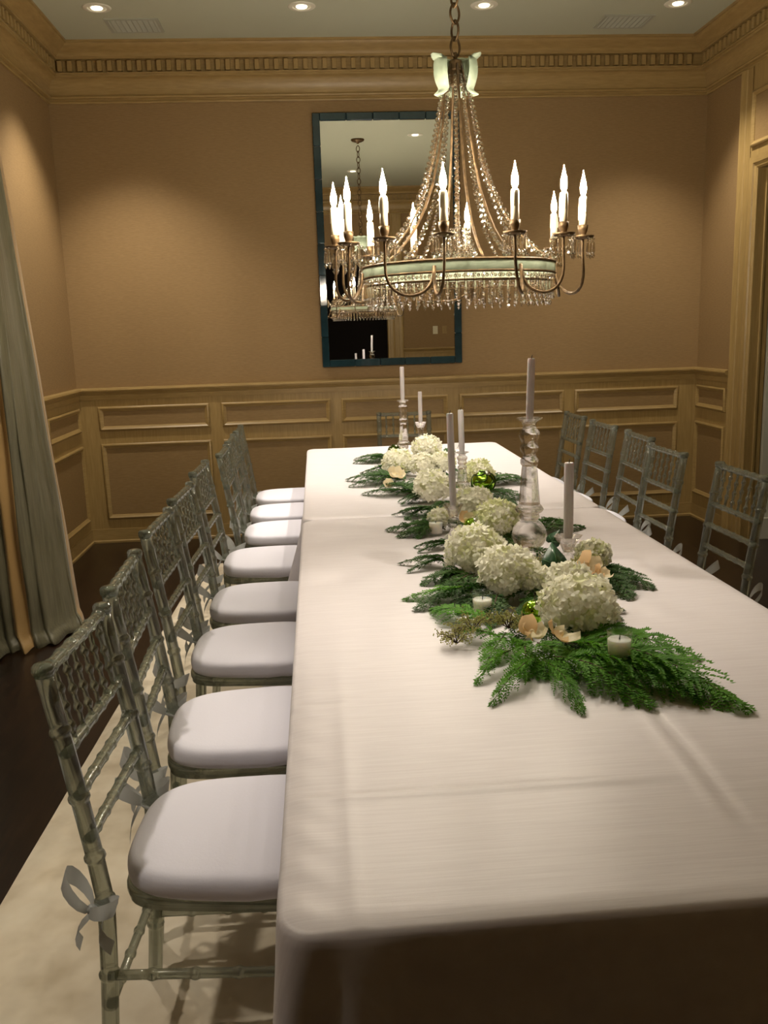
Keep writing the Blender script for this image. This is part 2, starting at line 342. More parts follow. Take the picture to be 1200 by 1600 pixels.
def casing_top(side, e0, e1, z1, parent):
    f = wmap(side, 0.0); W = CAS[-1][0]; i_ = CAS[8:]
    mb = MB(); mb.quadgrid([[f(e0-(W-d), z1+(W-d), h) for d, h in i_], [f(e1+(W-d), z1+(W-d), h) for d, h in i_]]); mb.build('head_casing', 'woodh', parent, True, 28)
casing_side('right', OY1, 1, OZ1, door); casing_side('right', OY0, -1, OZ1, door); casing_top('right', OY0, OY1, OZ1, door)
MB().box((XR-0.01, OY1-0.012, 0), (XR+0.10, OY1+0.002, OZ1)).build('jamb', 'wood', door, False)
MB().cbox((XR+0.045, OY1-0.026, 0), (XR+0.062, OY1-0.010, OZ1), 0.002).build('door_stop', 'wood', door, False)
m = MB(); m.box((XR+0.112, OY1-0.03, 0), (XR+0.225, OY1+0.5, OZ1+0.3)); m.build('outer_jamb', 'white', door, False)
MB().cbox((XR+0.112, OY1-0.05, 0), (XR+0.235, OY1-0.028, 0.15), 0.003).build('plinth', 'white', door, False)
over = tag(empty('trim_13'), 'framed wood panel above the opening on the right wall', 'panel', None, 'structure')
MB().box((XR-0.022, OY0-0.076, 2.516), (XR, 5.918, 3.07)).build('board', 'wood', over, False)
panel_frame('right', OY0+0.1, 5.900, 2.575, 2.915, over, 0.022)
# doorway seen in the mirror
door2 = tag(empty('door_2'), 'wood casing of the dark doorway seen in the mirror', 'doorway', None, 'structure')
casing_side('front', FX1, 1, FZ1, door2); casing_side('front', FX0, -1, FZ1, door2); casing_top('front', FX0, FX1, FZ1, door2)
sw = []
for x, lab in ((1.79, 'pale light switch plate, the left one seen in the mirror'), (1.93, 'tan light switch plate, the right one seen in the mirror')):
    e = tag(empty('light_switch', (x, YF, 1.40)), lab, 'switch', 'switches seen in the mirror')
    MB().cbox((-0.036, 0, -0.058), (0.036, 0.007, 0.058), 0.003).build('plate', 'plate' if x < 1.9 else 'wood', e, False)
    MB().cbox((-0.015, 0.006, -0.03), (0.015, 0.012, 0.03), 0.002).build('rocker', 'plate' if x < 1.9 else 'wood', e, False)
# window behind the drapes
win = tag(empty('window_1'), 'dark night window behind the silk drapes', 'window', None, 'structure')
m = MB(); x0, x1 = XL-0.09, XL-0.03
for y in (WY0, (WY0+WY1)/2-0.03, WY1-0.06): m.box((x0, y, 0.12), (x1, y+0.06, WZ1))
for z in (0.12, 0.62, 1.15, 1.68, 2.21, WZ1-0.06): m.box((x0, WY0, z), (x1, WY1, z+0.05))
m.build('window_frame', 'white', win, False)
MB().box((XL-0.075, WY0, 0.12), (XL-0.065, WY1, WZ1)).build('pane', 'nightglass', win, False)

# ------------------------------------------------------------------ ceiling fixtures
def can(x, y, label, power, size=1.5, blend=0.9, aim=(0, 0, -1)):
    e = tag(empty('recessed_light', (x, y, ZC)), label, 'ceiling light', 'recessed ceiling spots')
    MB().lathe([(0.052, 0.0), (0.052, -0.003), (0.058, -0.006), (0.078, -0.005), (0.084, -0.001), (0.084, 0.0)], 28, caps=False).build('trim_ring', 'trimw', e)
    MB().lathe([(0.001, -0.001), (0.030, -0.0012), (0.052, -0.0015)], 28, caps=False).build('reflector', 'trimw', e)
    MB().lathe([(0.034, -0.001), (0.032, -0.006), (0.022, -0.009), (0.001, -0.010)], 20, caps=False).build('lamp', 'lamp', e)
    if power:
        l = bpy.data.lights.new('spot', 'SPOT'); l.energy = power; l.color = (1.0, 0.895, 0.75); l.spot_size = size; l.spot_blend = blend; l.shadow_soft_size = 0.04
        lo = bpy.data.objects.new('spot', l); COL.objects.link(lo); lo.parent = e; lo.location = (0, 0, -0.03)
        lo.rotation_euler = Vector(aim).to_track_quat('-Z', 'Y').to_euler()
can(-1.20, 5.88, 'recessed ceiling spot near the left vent', CAN_POWER*1.15, 1.60, 0.70)
can(0.01, 5.88, 'recessed ceiling spot above and left of the mirror', CAN_POWER*1.9, 1.10, 0.9, (0.20, -0.30, -1))
can(1.12, 5.88, 'recessed ceiling spot just right of the chandelier chain', CAN_POWER*1.9, 1.10, 0.9, (-0.2, -0.30, -1))
can(2.33, 5.87, 'recessed ceiling spot near the right vent', CAN_POWER*0.85, 1.60, 0.70)
can(0.57, 1.35, 'recessed ceiling spot seen in the mirror', CAN_POWER*0.08, 1.5, 1.0)
can(0.01, 3.55, 'recessed ceiling spot above the left edge of the table, out of view', CAN_POWER*1.0, 0.62, 0.95, (0.20, -0.47, -1))
can(1.12, 3.55, 'recessed ceiling spot above the right edge of the table, out of view', CAN_POWER*0.30, 0.75, 0.95, (-0.2, -0.30, -1))
can(-1.20, 3.60, 'recessed ceiling spot above the drape, out of view', CAN_POWER*0.9, 1.2, 0.9, (0.25, -0.1, -1))
can(-1.20, 1.35, 'recessed ceiling spot above the nearest left chair, out of view', CAN_POWER*0.95, 0.85, 0.9, (0.20, 0.12, -1))
def vent(x, y, rz, label):
    e = tag(empty('ceiling_vent', (x, y, ZC), rz), label, 'vent', 'ceiling air vents')
    m = MB(); w_, h = 0.165, 0.125
    for lo, hi in (((-w_, -h, -0.008), (w_, -h+0.018, 0)), ((-w_, h-0.018, -0.008), (w_, h, 0)), ((-w_, -h+0.018, -0.008), (-w_+0.018, h-0.018, 0)), ((w_-0.018, -h+0.018, -0.008), (w_, h-0.018, 0))): m.box(lo, hi)
    m.build('frame', 'vent', e, False)
    MB().box((-w_+0.01, -h+0.01, -0.002), (w_-0.01, h-0.01, -0.0005)).build('backing', 'ventd', e, False)
    sl = MB(); sl.quadgrid([[(-w_+0.018, -0.006, -0.002), (w_-0.018, -0.006, -0.002)], [(-w_+0.018, 0.006, -0.009), (w_-0.018, 0.006, -0.009)], [(-w_+0.018, 0.007, -0.008), (w_-0.018, 0.007, -0.008)]])
    me = sl.mesh('slat', 'vent', False)
    for i in range(11):
        o = link('slat', me, e); o.location = (0, -h+0.028+i*0.0194, 0)
    cr = MB().box((-0.003, -h+0.018, -0.009), (0.003, h-0.018, -0.004)).mesh('cross_bar', 'vent', False)
    for i in range(9):
        o = link('cross_bar', cr, e); o.location = (-0.132+i*0.033, 0, 0)
vent(-1.04, 6.19, 0.0, 'slatted ceiling vent on the left, beside the left spot')
vent(2.10, 6.19, 0.0, 'slatted ceiling vent on the right, beside the right spot')

# ------------------------------------------------------------------ mirror
mir = tag(empty('wall_mirror', (0.562, D-0.004, 1.243)), 'tall mirror with a dark teal glass tile frame on the far wall', 'mirror')
mir.rotation_euler = (math.radians(0.3), 0, 0)
W2, MH, FR = 0.515, 1.743, 0.052
MB().box((-W2+0.004, -0.018, 0.004), (W2-0.004, 0.0, MH-0.004)).build('backing', 'black', mir, False)
MB().box((-W2+FR-0.006, -0.022, FR-0.006), (W2-FR+0.006, -0.0185, MH-FR+0.006)).build('mirror_glass', 'mirror', mir, False)
def tiles(lo, hi, n, horiz, c):
    L_ = (hi-lo)/n
    if horiz: me = MB().cbox((0.001, -0.036, -FR/2), (L_-0.001, -0.016, FR/2), 0.004)
    else: me = MB().cbox((-FR/2, -0.036, 0.001), (FR/2, -0.016, L_-0.001), 0.004)
    me = me.mesh('frame_tile', 'tile', False)
    for i in range(n):
        o = link('frame_tile', me, mir)
        o.location = (lo+i*L_, 0, c) if horiz else (c, 0, lo+i*L_)
        o.rotation_euler = (0.012*math.sin(i*2.1), 0, 0.02*math.sin(i*3.7))
tiles(-W2+FR, W2-FR, 5, True, FR/2); tiles(-W2+FR, W2-FR, 5, True, MH-FR/2)
tiles(0, MH, 8, False, -W2+FR/2); tiles(0, MH, 8, False, W2-FR/2)

# ------------------------------------------------------------------ rug
m = MB(); ang = math.radians(1.6)
def rugz(u, v): return 0.014+0.0035*math.sin(u*9+1.3*math.sin(v*5))*math.sin(v*8+1.1*math.sin(u*6))
nu, nv = 70, 120; rows = []
for j in range(nv+1):
    r = []
    for i in range(nu+1):
        u, v = i/nu*2.75, j/nv*5.1
        e = min(u, 2.75-u, v, 5.1-v); r.append((u, v, rugz(u, v)*min(1.0, 0.35+e/0.03)))
    rows.append(r)
m.quadgrid(rows)
edge = [rows[0][i] for i in range(nu+1)]+[rows[j][nu] for j in range(1, nv+1)]+[rows[nv][i] for i in range(nu-1, -1, -1)]+[rows[j][0] for j in range(nv-1, 0, -1)]
m.quadgrid([[(p[0], p[1], 0.0) for p in edge], edge], close_u=True)
rug = m.build('rug', 'rug', None, True, 60); rug.location = (-0.962, 0.75, 0.001); rug.rotation_euler = (0, 0, -ang)
tag(rug, 'pale beige carved pile rug under the table and left chairs', 'rug')

# ------------------------------------------------------------------ tables and cloths
TX0, TX1, TZ = -0.086, 1.150, 0.760
def table(y0, y1, label):
    e = tag(empty('dining_table', ((TX0+TX1)/2, (y0+y1)/2, 0)), label, 'table', 'banquet tables under the cloths')
    hx, hy = (TX1-TX0)/2-0.024, (y1-y0)/2-0.024
    MB().cbox((-hx, -hy, 0.722), (hx, hy, 0.754), 0.008).build('table_top', 'tabletop', e, False)
    lg = MB().tube([(0, 0, 0.0), (0, 0, 0.702)], 0.016, 10).mesh('leg', 'iron')
    for sx in (-1, 1):
        for sy in (-1, 1):
            o = link('leg', lg, e); o.location = (sx*(hx-0.14), sy*(hy-0.12), 0.020)
table(0.997, 3.530, 'long table under the near tablecloth, hidden to the floor')
table(3.538, 5.765, 'table under the far tablecloth, hidden to the floor')
def wob(x, y): return 0.0007*math.sin(7*x+3*math.sin(4*y))+0.0006*math.sin(11*y+2*math.sin(5*x+1))
def ridge(d, wd, h): return h*math.exp(-(d/wd)**2)
def cloth(name, y0, y1, seam, label, creases, drop=0.715):
    x0, x1 = TX0, TX1; R = 0.055
    # outline with rounded corners, walked counter-clockwise from the near left corner
    P = []; step = 0.011
    def seg(a, b, nrm):
        n = max(2, int((Vector(b)-Vector(a)).length/step))
        for i in range(n): P.append((lerp(a[0], b[0], i/n), lerp(a[1], b[1], i/n), nrm[0], nrm[1]))
    def cor(cx, cy, a0):
        for i in range(12):
            a = a0+(PI/2)*i/12; P.append((cx+R*math.cos(a), cy+R*math.sin(a), math.cos(a), math.sin(a)))
    seg((x0+R, y0), (x1-R, y0), (0, -1)); cor(x1-R, y0+R, -PI/2)
    seg((x1, y0+R), (x1, y1-R), (1, 0)); cor(x1-R, y1-R, 0)
    seg((x1-R, y1), (x0+R, y1), (0, 1)); cor(x0+R, y1-R, PI/2)
    seg((x0, y1-R), (x0, y0+R), (-1, 0)); cor(x0+R, y0+R, PI)
    rows = []
    for d in [0.62*(1-k/62) for k in range(62)]+[0.004, 0.001]:
        r = []
        for (px, py, nx, ny) in P:
            dd = d+0.008
            kx, ky = px-nx*min(dd, R), py-ny*min(dd, R)
            x = min(max(kx, x0+min(dd, (x1-x0)/2)), x1-min(dd, (x1-x0)/2)); y = min(max(ky, y0+min(dd, 0.62)), y1-min(dd, 0.62))
            z = TZ+wob(x, y)+sum(c(x, y) for c in creases)
            edge_d = min(d, 0.03); z -= 0.004*(1-edge_d/0.03)**2
            r.append((x, y, z))
        rows.append(r)
    # rounded lip and hanging drop
    hs = [0.006, 0.014, 0.026]+[0.026+(drop-0.026)*(k/26) for k in range(1, 27)]
    for h in hs:
        r = []
        for idx, (px, py, nx, ny) in enumerate(P):
            t = max(0.0, (h-0.01)/drop)
            z = TZ-h
            lip = -0.007*max(0.0, 1-h/0.02)**2
            ox, oy = nx*lip, ny*lip
            # distance to each corner along the outline
            for (cx, cy, sx, sy, which) in ((x0, y0, -1, -1, 'n'), (x1, y0, 1, -1, 'n'), (x1, y1, 1, 1, 'f'), (x0, y1, -1, 1, 'f')):
                dx, dy = px-cx, py-cy; dist = abs(dx)+abs(dy)
                if dist < 0.34:
                    is_seam = (which == 'f' and seam == 'far') or (which == 'n' and seam == 'near')
                    g = math.exp(-(dist/0.13)**2)
                    along_x = abs(dx) > abs(dy)
                    amp = 0.17*t**0.9
                    fold = 0.62+0.38*math.cos(2*PI*dist/0.125)
                    if is_seam:
                        if not along_x: ox += sx*g*amp*(2.3 if seam == 'near' else 0.5)*(fold if seam == 'near' else 1.0)
                    else:
                        sgnf = 1.0
                        ox += sx*g*amp*fold*(1.0 if not along_x else 0.75); oy += sy*g*amp*fold*(1.0 if along_x else 0.75)
            if abs(nx) > 0.7:      # long sides: pushed in by the chairs
                dc = min(abs(py-y0), abs(py-y1)); k = 1-math.exp(-(dc/0.16)**2)
                ox += -nx*k*(0.092*sm(t*drop/0.20))+nx*k*0.006*math.sin(py*31)*t
            elif not ((seam == 'far' and ny > 0.5) or (seam == 'near' and ny < -0.5)):
                oy += ny*(0.010*t*math.sin(px*17+0.6)+0.014*t+0.006*t*math.sin(px*41))
            r.append((px+ox, py+oy, z))
        rows.append(r)
    mb = MB(); mb.quadgrid(rows, close_u=True)
    bm = bmesh.new(); vs = [bm.verts.new(v) for v in mb.v]
    for f in mb.f: bm.faces.new([vs[i] for i in f])
    bmesh.ops.remove_doubles(bm, verts=bm.verts, dist=0.0002)
    bmesh.ops.recalc_face_normals(bm, faces=bm.faces)
    bm.normal_update()
    top = max(bm.faces, key=lambda f: f.calc_center_median().z)
    if top.normal.z < 0: bmesh.ops.reverse_faces(bm, faces=bm.faces)
    me = bpy.data.meshes.new(name); bm.to_mesh(me); bm.free(); me.materials.append(M['cloth'])
    me.polygons.foreach_set('use_smooth', [True]*len(me.polygons))
    return tag(link(name, me), label, 'tablecloth', 'satin tablecloths')
cr_near = [lambda x, y: ridge(y-1.324-0.004*math.sin(x*9), 0.011, 0.0028)*sm((x+0.09)/0.05)*(1-sm((x-0.45)/0.2)),
           lambda x, y: (ridge(x-0.590-0.010*math.sin(y*5), 0.012, 0.0022)-ridge(x-0.612-0.010*math.sin(y*5), 0.010, 0.0030))*sm((y-1.10)/0.15)*(1-sm((y-1.58)/0.15)),
           lambda x, y: ridge(y-1.69, 0.008, 0.002)*(1-sm((x-0.02)/0.04)),
           lambda x, y: 0.0012*math.sin(70*y+6*math.sin(9*x))*sm((0.02-x)/0.1)*(1-sm((y-1.9)/0.4)),
           lambda x, y: ridge(x-0.02, 0.012, 0.0016)*(1-sm((y-1.8)/0.3)),
           lambda x, y: ridge(x-0.40, 0.010, 0.0014)*sm((y-2.6)/0.3)]
cloth('tablecloth', 0.997, 3.531, 'far', 'pale lavender satin tablecloth on the near table with fold creases', cr_near)
cloth('tablecloth', 3.537, 5.765, 'near', 'pale lavender satin tablecloth on the far table beyond the seam', [lambda x, y: ridge(y-4.55, 0.03, 0.0015)])

# ------------------------------------------------------------------ chairs
def knuckled(p0, p1, r, knots, kr=1.28, kw=0.006, n=12, bow=0.0):
    """bamboo style rod: ring bumps at the given fractions"""
    p0, p1 = Vector(p0), Vector(p1); L_ = (p1-p0).length; ts = {0.0, 1.0}
    for k in knots:
        for d in (-3.2, -2.2, -1.6, -1, -0.5, 0, 0.5, 1, 1.6, 2.2, 3.2): ts.add(min(1, max(0, k+d*kw/L_)))
    pts, rad = [], []
    for t in sorted(ts):
        e = min([abs(t-k)*L_/kw for k in knots]+[9])
        pts.append(p0.lerp(p1, t)+Vector((bow*4*t*(1-t), 0, 0)))
        rad.append(r*(1+(kr-1)*max(0.0, math.cos(min(e, 1.6)/1.6*PI/2))))
    return MB().tube(pts, rad, n)
def poly_knuckled(pts, r, zs, kr=1.24, kw=0.0055, n=14):
    """post along a smooth path x(z) with rings at heights zs"""
    z0, z1 = pts[0][2], pts[-1][2]; Z = {z0, z1}
    for p in pts: Z.add(p[2])
    for k in zs:
        for d in (-3.2, -2.2, -1.6, -1, -0.5, 0, 0.5, 1, 1.6, 2.2, 3.2): Z.add(min(z1, max(z0, k+d*kw)))
    P, Rr = [], []
    for z in sorted(Z):
        for a, b in zip(pts, pts[1:]):
            if a[2] <= z <= b[2]:
                t = (z-a[2])/(b[2]-a[2]); P.append((lerp(a[0], b[0], t), lerp(a[1], b[1], t), z)); break
        e = min([abs(z-k)/kw for k in zs]+[9])
        Rr.append(r*(1+(kr-1)*max(0.0, math.cos(min(e, 1.6)/1.6*PI/2))))
    return MB().tube(P, Rr, n)
def bx_at(z):  # the back posts lean away from the seat
    if z < 0.45: return -0.222-0.030*(1-z/0.45)**1.5
    return -0.222-0.070*((z-0.45)/0.47)**1.15
def make_bow(mat_='ribbon', s=1.0, seed=0):
    rnd = random.Random(seed); mb = MB()
    def strip(pts, wd):
        rows = []
        for i, (p, wv) in enumerate(zip(pts, wd)):
            p = Vector(p); rows.append([p+Vector((0.25*wv, 0.2*wv, wv)), p, p-Vector((0.25*wv, 0.2*wv, wv))])
        mb.quadgrid(rows)
    for sg, up_ in ((-1, 0.030), (1, 0.012)):      # loops
        a = [(0, 0, 0)]
        for i in range(1, 12):
            t = i/12*2*PI
            a.append((sg*0.034*(1-math.cos(t))/1.0, 0.020*math.sin(t), up_*(1-math.cos(t))))
        a.append((0, 0, 0)); strip(a, [0.004]+[0.006+0.014*math.sin(PI*i/12) for i in range(1, 12)]+[0.004])
    for sg in (-1, 1):      # tails
        L_ = 0.095 if sg < 0 else 0.075
        strip([(sg*0.045*(i/7)**0.8+0.006*math.sin(i), 0.010*math.sin(i*0.9), -L_*(i/7)**1.3) for i in range(8)], [0.004]+[0.010+0.006*i/7 for i in range(1, 8)])
    mb.ball((0, 0, 0), 0.011, 10, 6)
    return mb
def make_chair():
    root = empty('chiavari_chair')
    for s in (-1, 1):
        y = 0.178
        path = [(bx_at(z), s*(y+(0.010*(1-z/0.45) if z < 0.45 else 0)), z) for z in [0.0, 0.1, 0.2, 0.3, 0.4, 0.45, 0.55, 0.65, 0.75, 0.85, 0.905]]
        mb = poly_knuckled(path, 0.0165, [0.14, 0.30, 0.455, 0.545, 0.665, 0.795])
        mb.lathe([(0.0165, 0), (0.0185, 0.004), (0.020, 0.008), (0.020, 0.018), (0.016, 0.023), (0.006, 0.025)], 14, (bx_at(0.905), s*y, 0.900))
        mb.build('back_post', 'resin', root)
        mb = poly_knuckled([(0.190, s*0.200, 0.0), (0.178, s*0.190, 0.44)], 0.0165, [0.14, 0.30, 0.425]); mb.build('front_leg', 'resin', root)
    for nm, z, r in (('top_rail', 0.905, 0.0125), ('back_rail', 0.752, 0.0105), ('back_rail', 0.668, 0.0105), ('back_rail', 0.583, 0.0105)):
        kn = [0.10+0.16*i for i in range(6)]
        knuckled((bx_at(z), -0.178, z), (bx_at(z), 0.178, z), r, kn, 1.2, 0.006).build(nm, 'resin', root)
    for i in range(6):
        y = -0.178+0.356*(i+1)/7; sh = 0.05*(1 if i % 2 else -1)
        knuckled((bx_at(0.755), y, 0.756), (bx_at(0.90), y, 0.898), 0.0052, [0.24+sh, 0.50+sh, 0.76+sh], 1.8, 0.006, 8).build('spindle', 'resin', root)
    for z, f in ((0.300, 0.0), (0.165, 0.0)):
        for s in (-1, 1):
            knuckled((bx_at(z), s*0.186, z), (0.184, s*0.195, z), 0.0095, [0.2, 0.4, 0.6, 0.8], 1.3).build('stretcher', 'resin', root)
        knuckled((0.183, -0.192, z+0.03), (0.183, 0.192, z+0.03), 0.0095, [0.2, 0.4, 0.6, 0.8], 1.3).build('stretcher', 'resin', root)
    knuckled((bx_at(0.23), -0.180, 0.23), (bx_at(0.23), 0.180, 0.23), 0.0095, [0.2, 0.4, 0.6, 0.8], 1.3).build('stretcher', 'resin', root)
    # seat frame: rounded square ring of bamboo mouldings
    def outline(hx0, hx1, hy, n=40, pw=5.0, bk=0.86):
        o = []
        for i in range(n):
            a = 2*PI*i/n; c, s_ = math.cos(a), math.sin(a)
            x = math.copysign(abs(c)**(2/pw), c); y = math.copysign(abs(s_)**(2/pw), s_)
            X = hx1*x if x > 0 else -hx0*x*-1
            X = (hx1 if x > 0 else hx0)*x
            o.append((X, hy*y*lerp(bk, 1.0, (x+1)/2)))
        return o
    mb = MB(); o1 = outline(0.206, 0.192, 0.198); o2 = outline(0.15, 0.15, 0.15)
    rows = []
    for k, z in ((0.965, 0.420), (0.985, 0.422), (0.985, 0.433), (1.0, 0.436), (1.0, 0.446), (0.985, 0.450), (0.96, 0.451)):
        rows.append([(x*k, y*k, z) for x, y in o1])
    rows.append([(x, y, 0.449) for x, y in o2]); rows.append([(x, y, 0.418) for x, y in o2])
    mb.quadgrid(rows, close_u=True, close_v=True); mb.build('seat_frame', 'resin', root, True, 40)
    # cushion
    mb = MB(); oc = outline(0.206, 0.198, 0.214, 64, 3.4, 0.88)
    rows = []
    for k, z in ((0.90, 0.4525), (0.975, 0.4545), (0.996, 0.460), (1.004, 0.468), (1.004, 0.478), (0.998, 0.487), (0.985, 0.4935), (0.960, 0.499), (0.92, 0.5025), (0.85, 0.505), (0.7, 0.507), (0.5, 0.5085), (0.25, 0.5095), (0.08, 0.5098), (0.01, 0.5099)):
        rows.append([(x*k, y*k, z+0.0022*math.sin(i*0.9+2*math.sin(i*0.37))*(0.7 if 0.45 < z < 0.492 else 0.0)) for i, (x, y) in enumerate(oc)])
    b_ = mb.quadgrid(rows, close_u=True); n_ = len(oc)
    mb.f.append(tuple(b_+i for i in range(n_))[::-1]); mb.f.append(tuple(b_+(len(rows)-1)*n_+i for i in range(n_)))
    cu = mb.build('cushion', 'cushion', root)
    for s in (-1, 1):
        bo = make_bow(seed=s); o = bo.build('tie_bow', 'ribbon', cu)
        o.location = (bx_at(0.45)-0.022, s*0.194, 0.447); o.rotation_euler = (0, 0, s*0.5); o.scale = (0.9,)*3
        MB().tube([(bx_at(0.447)+0.0185*math.cos(a), s*0.178+0.0185*math.sin(a), 0.447+0.004*math.sin(2*a)) for a in [2*PI*i/14 for i in range(14)]], 0.0045, 6, close=True).build('tie_loop', 'ribbon', cu)
    return root
proto = make_chair()
LEFT = [(-0.206, 1.69, -3.4, 'clear chair nearest the camera on the left, first in its row'), (-0.216, 2.205, 1.6, 'clear chair on the left, second from the camera'), (-0.232, 2.785, -2.0, 'clear chair on the left, third from the camera'),
        (-0.232, 3.300, -2.5, 'clear chair on the left, fourth from the camera, just before the cloth seam'), (-0.244, 3.920, -1.4, 'clear chair on the left, fifth from the camera, just past the cloth seam'), (-0.198, 4.500, 0.0, 'clear chair on the left, third from the far end of its row'),
        (-0.205, 4.990, 0.5, 'clear chair on the left, second from the far end of its row'), (-0.205, 5.500, 0.0, 'clear chair on the left, farthest of its row by the wainscot')]
RIGHT = [(1.335, 5.560, 1.5, 'clear chair on the right, farthest of its row by the wainscot'), (1.335, 4.990, 2.5, 'clear chair on the right, second from the far end of its row'), (1.340, 4.440, -1.0, 'clear chair on the right, third from the far end, overlapped by its neighbour'),
         (1.268, 3.880, 2.0, 'clear chair on the right, fourth from the far end, standing before the corner'), (1.310, 3.240, 2.0, 'clear chair on the right, nearest one fully in view'), (1.322, 2.470, 0.0, 'clear chair at the right edge of the picture, only a post showing')]
first = True
def put(x, y, rz, label, group):
    global first
    o = proto if first else copy_tree(proto); first = False
    z = 0.0
    o.location = (x, y, 0.0185 if -0.9 < x < 1.8 and y < 5.75 else 0.0); o.rotation_euler = (0, 0, rz); tag(o, label, 'chair', group)
for x, y, a, lab in LEFT: put(x, y, math.radians(a), lab, 'clear chairs along the left side')
for x, y, a, lab in RIGHT: put(x, y, PI+math.radians(a), lab, 'clear chairs along the right side')
put(0.592, 6.075, -PI/2-0.05, 'clear chair at the far head of the table below the mirror', 'clear chair at the head')

# ------------------------------------------------------------------ drapes
def drape():
    e = tag(empty('silk_drape', (0, 0, 0)), 'long grey green silk drape with gold borders puddled on the dark floor', 'curtain')
    zs = [2.98-0.0745*i for i in range(0, 40)]
    # plan of the folds: running along the wall, then turning to face the room, then back to the wall
    def plan(u, z):
        t = 1-z/2.98; xe = lerp(-1.535, -1.335, t**0.9)
        pts = [(-1.64, 3.55), (-1.54, 3.66), (-1.66, 3.80), (-1.54, 3.93), (-1.67, 4.06), (-1.69, 4.20), (-1.63, 4.24), (-1.575, 4.30), (-1.525, 4.33), (-1.46, 4.36), (lerp(-1.46, xe, 0.45), 4.44), (xe-0.012, 4.58), (xe+0.004, 4.70), (xe-0.05, 4.84), (-1.60, 4.90)]
        f = u*(len(pts)-1); i = min(int(f), len(pts)-2); a = f-i
        p0, p1, p2, p3 = pts[max(i-1, 0)], pts[i], pts[i+1], pts[min(i+2, len(pts)-1)]
        def cr(k): return 0.5*((2*p1[k])+(-p0[k]+p2[k])*a+(2*p0[k]-5*p1[k]+4*p2[k]-p3[k])*a*a+(-p0[k]+3*p1[k]-3*p2[k]+p3[k])*a**3)
        x, y = cr(0), cr(1)
        y += 0.016*math.sin(u*95+1.5*math.sin(z*1.7))*lerp(0.6, 1.0, t)+0.008*math.sin(z*8+u*40)*t
        return x, y
    def sheet(u0, u1, n, name, m_, parent):
        mb = MB(); rows = []
        for z in zs:
            rows.append([(*plan(lerp(u0, u1, i/n), z), max(z, 0.02)) for i in range(n+1)])
        r2, r3 = [], []                                 # the hem breaks and spreads a little over the floor
        for i in range(n+1):
            u = lerp(u0, u1, i/n); x, y = plan(u, 0.03); k = 0.5+0.5*math.sin(u*47)
            r2.append((x+0.010+0.012*k, y-0.012-0.015*k, 0.035+0.02*(0.5+0.5*math.sin(u*61)))); r3.append((x+0.024+0.02*k, y-0.035-0.03*k, 0.004+0.012*(0.5+0.5*math.sin(u*83+1))))
        rows += [r2, r3]; mb.quadgrid(rows)
        o = mb.build(name, m_, parent); o.modifiers.new('thickness', 'SOLIDIFY').thickness = 0.003
        return o
    e1, e2, e3 = 7.6/14, 8.75/14, 11.85/14
    sheet(0.0, e1, 100, 'drape_panel', 'silk', e); sheet(e1, e2, 20, 'gold_border', 'gold', e)
    sheet(e2, e3, 50, 'drape_panel', 'silk', e); sheet(e3, 1.0, 40, 'gold_border', 'gold', e)
drape()
rod = tag(empty('curtain_rod', (-1.60, 4.2, 3.00)), 'dark iron curtain rod with scrolled finial at the left edge', 'curtain rod')
MB().tube([(0, -1.9, 0), (0, 0.64, 0)], 0.016, 12).build('rod', 'iron', rod)
mb = MB(); mb.lathe([(0.001, 0), (0.022, 0.004), (0.030, 0.014), (0.022, 0.026), (0.014, 0.032), (0.026, 0.05), (0.030, 0.062), (0.024, 0.08), (0.010, 0.094), (0.001, 0.102)], 14)
rm = MB().add(mb, Matrix.Translation((0, 0.63, 0)) @ Matrix.Rotation(-PI/2, 4, 'X'))
for s in (-1, 1):
    rm.tube([(0, 0.66+0.045*math.cos(a)*(1-a/9), s*0.035+s*0.045*math.sin(a)*(1-a/9)) for a in [i*0.35 for i in range(17)]], 0.007, 8)
rm.build('finial', 'iron', rod)
rg = MB().tube([(0.026*math.cos(a), 0, 0.026*math.sin(a)-0.008) for a in [2*PI*i/16 for i in range(16)]], 0.004, 6, close=True).mesh('ring', 'iron')
for i in range(9):
    o = link('ring', rg, rod); o.location = (0, -0.62+i*0.135, 0)
MB().box((-0.137, 0.56, -0.012), (0.0, 0.585, 0.012)).build('bracket', 'iron', rod, False)

# ------------------------------------------------------------------ chandelier
CX, CY = 0.536, 3.36
ch = tag(empty('chandelier', (CX, CY, 0)), 'crystal beaded chandelier with twelve lit candle bulbs above the table', 'chandelier')
RR = 0.349
TENT = [(2.405, 0.020), (2.35, 0.032), (2.30, 0.047), (2.25, 0.057), (2.20, 0.066), (2.10, 0.088), (2.00, 0.118), (1.92, 0.155), (1.86, 0.192), (1.80, 0.245), (1.76, 0.290), (1.722, 0.345)]
def tent_r(z):
    for (z0, r0), (z1, r1) in zip(TENT, TENT[1:]):
        if z1 <= z <= z0: return lerp(r0, r1, (z0-z)/(z0-z1))
    return TENT[0][1] if z > 2.405 else RR
def pol(r, a, z): return (r*math.sin(a), -r*math.cos(a), z)
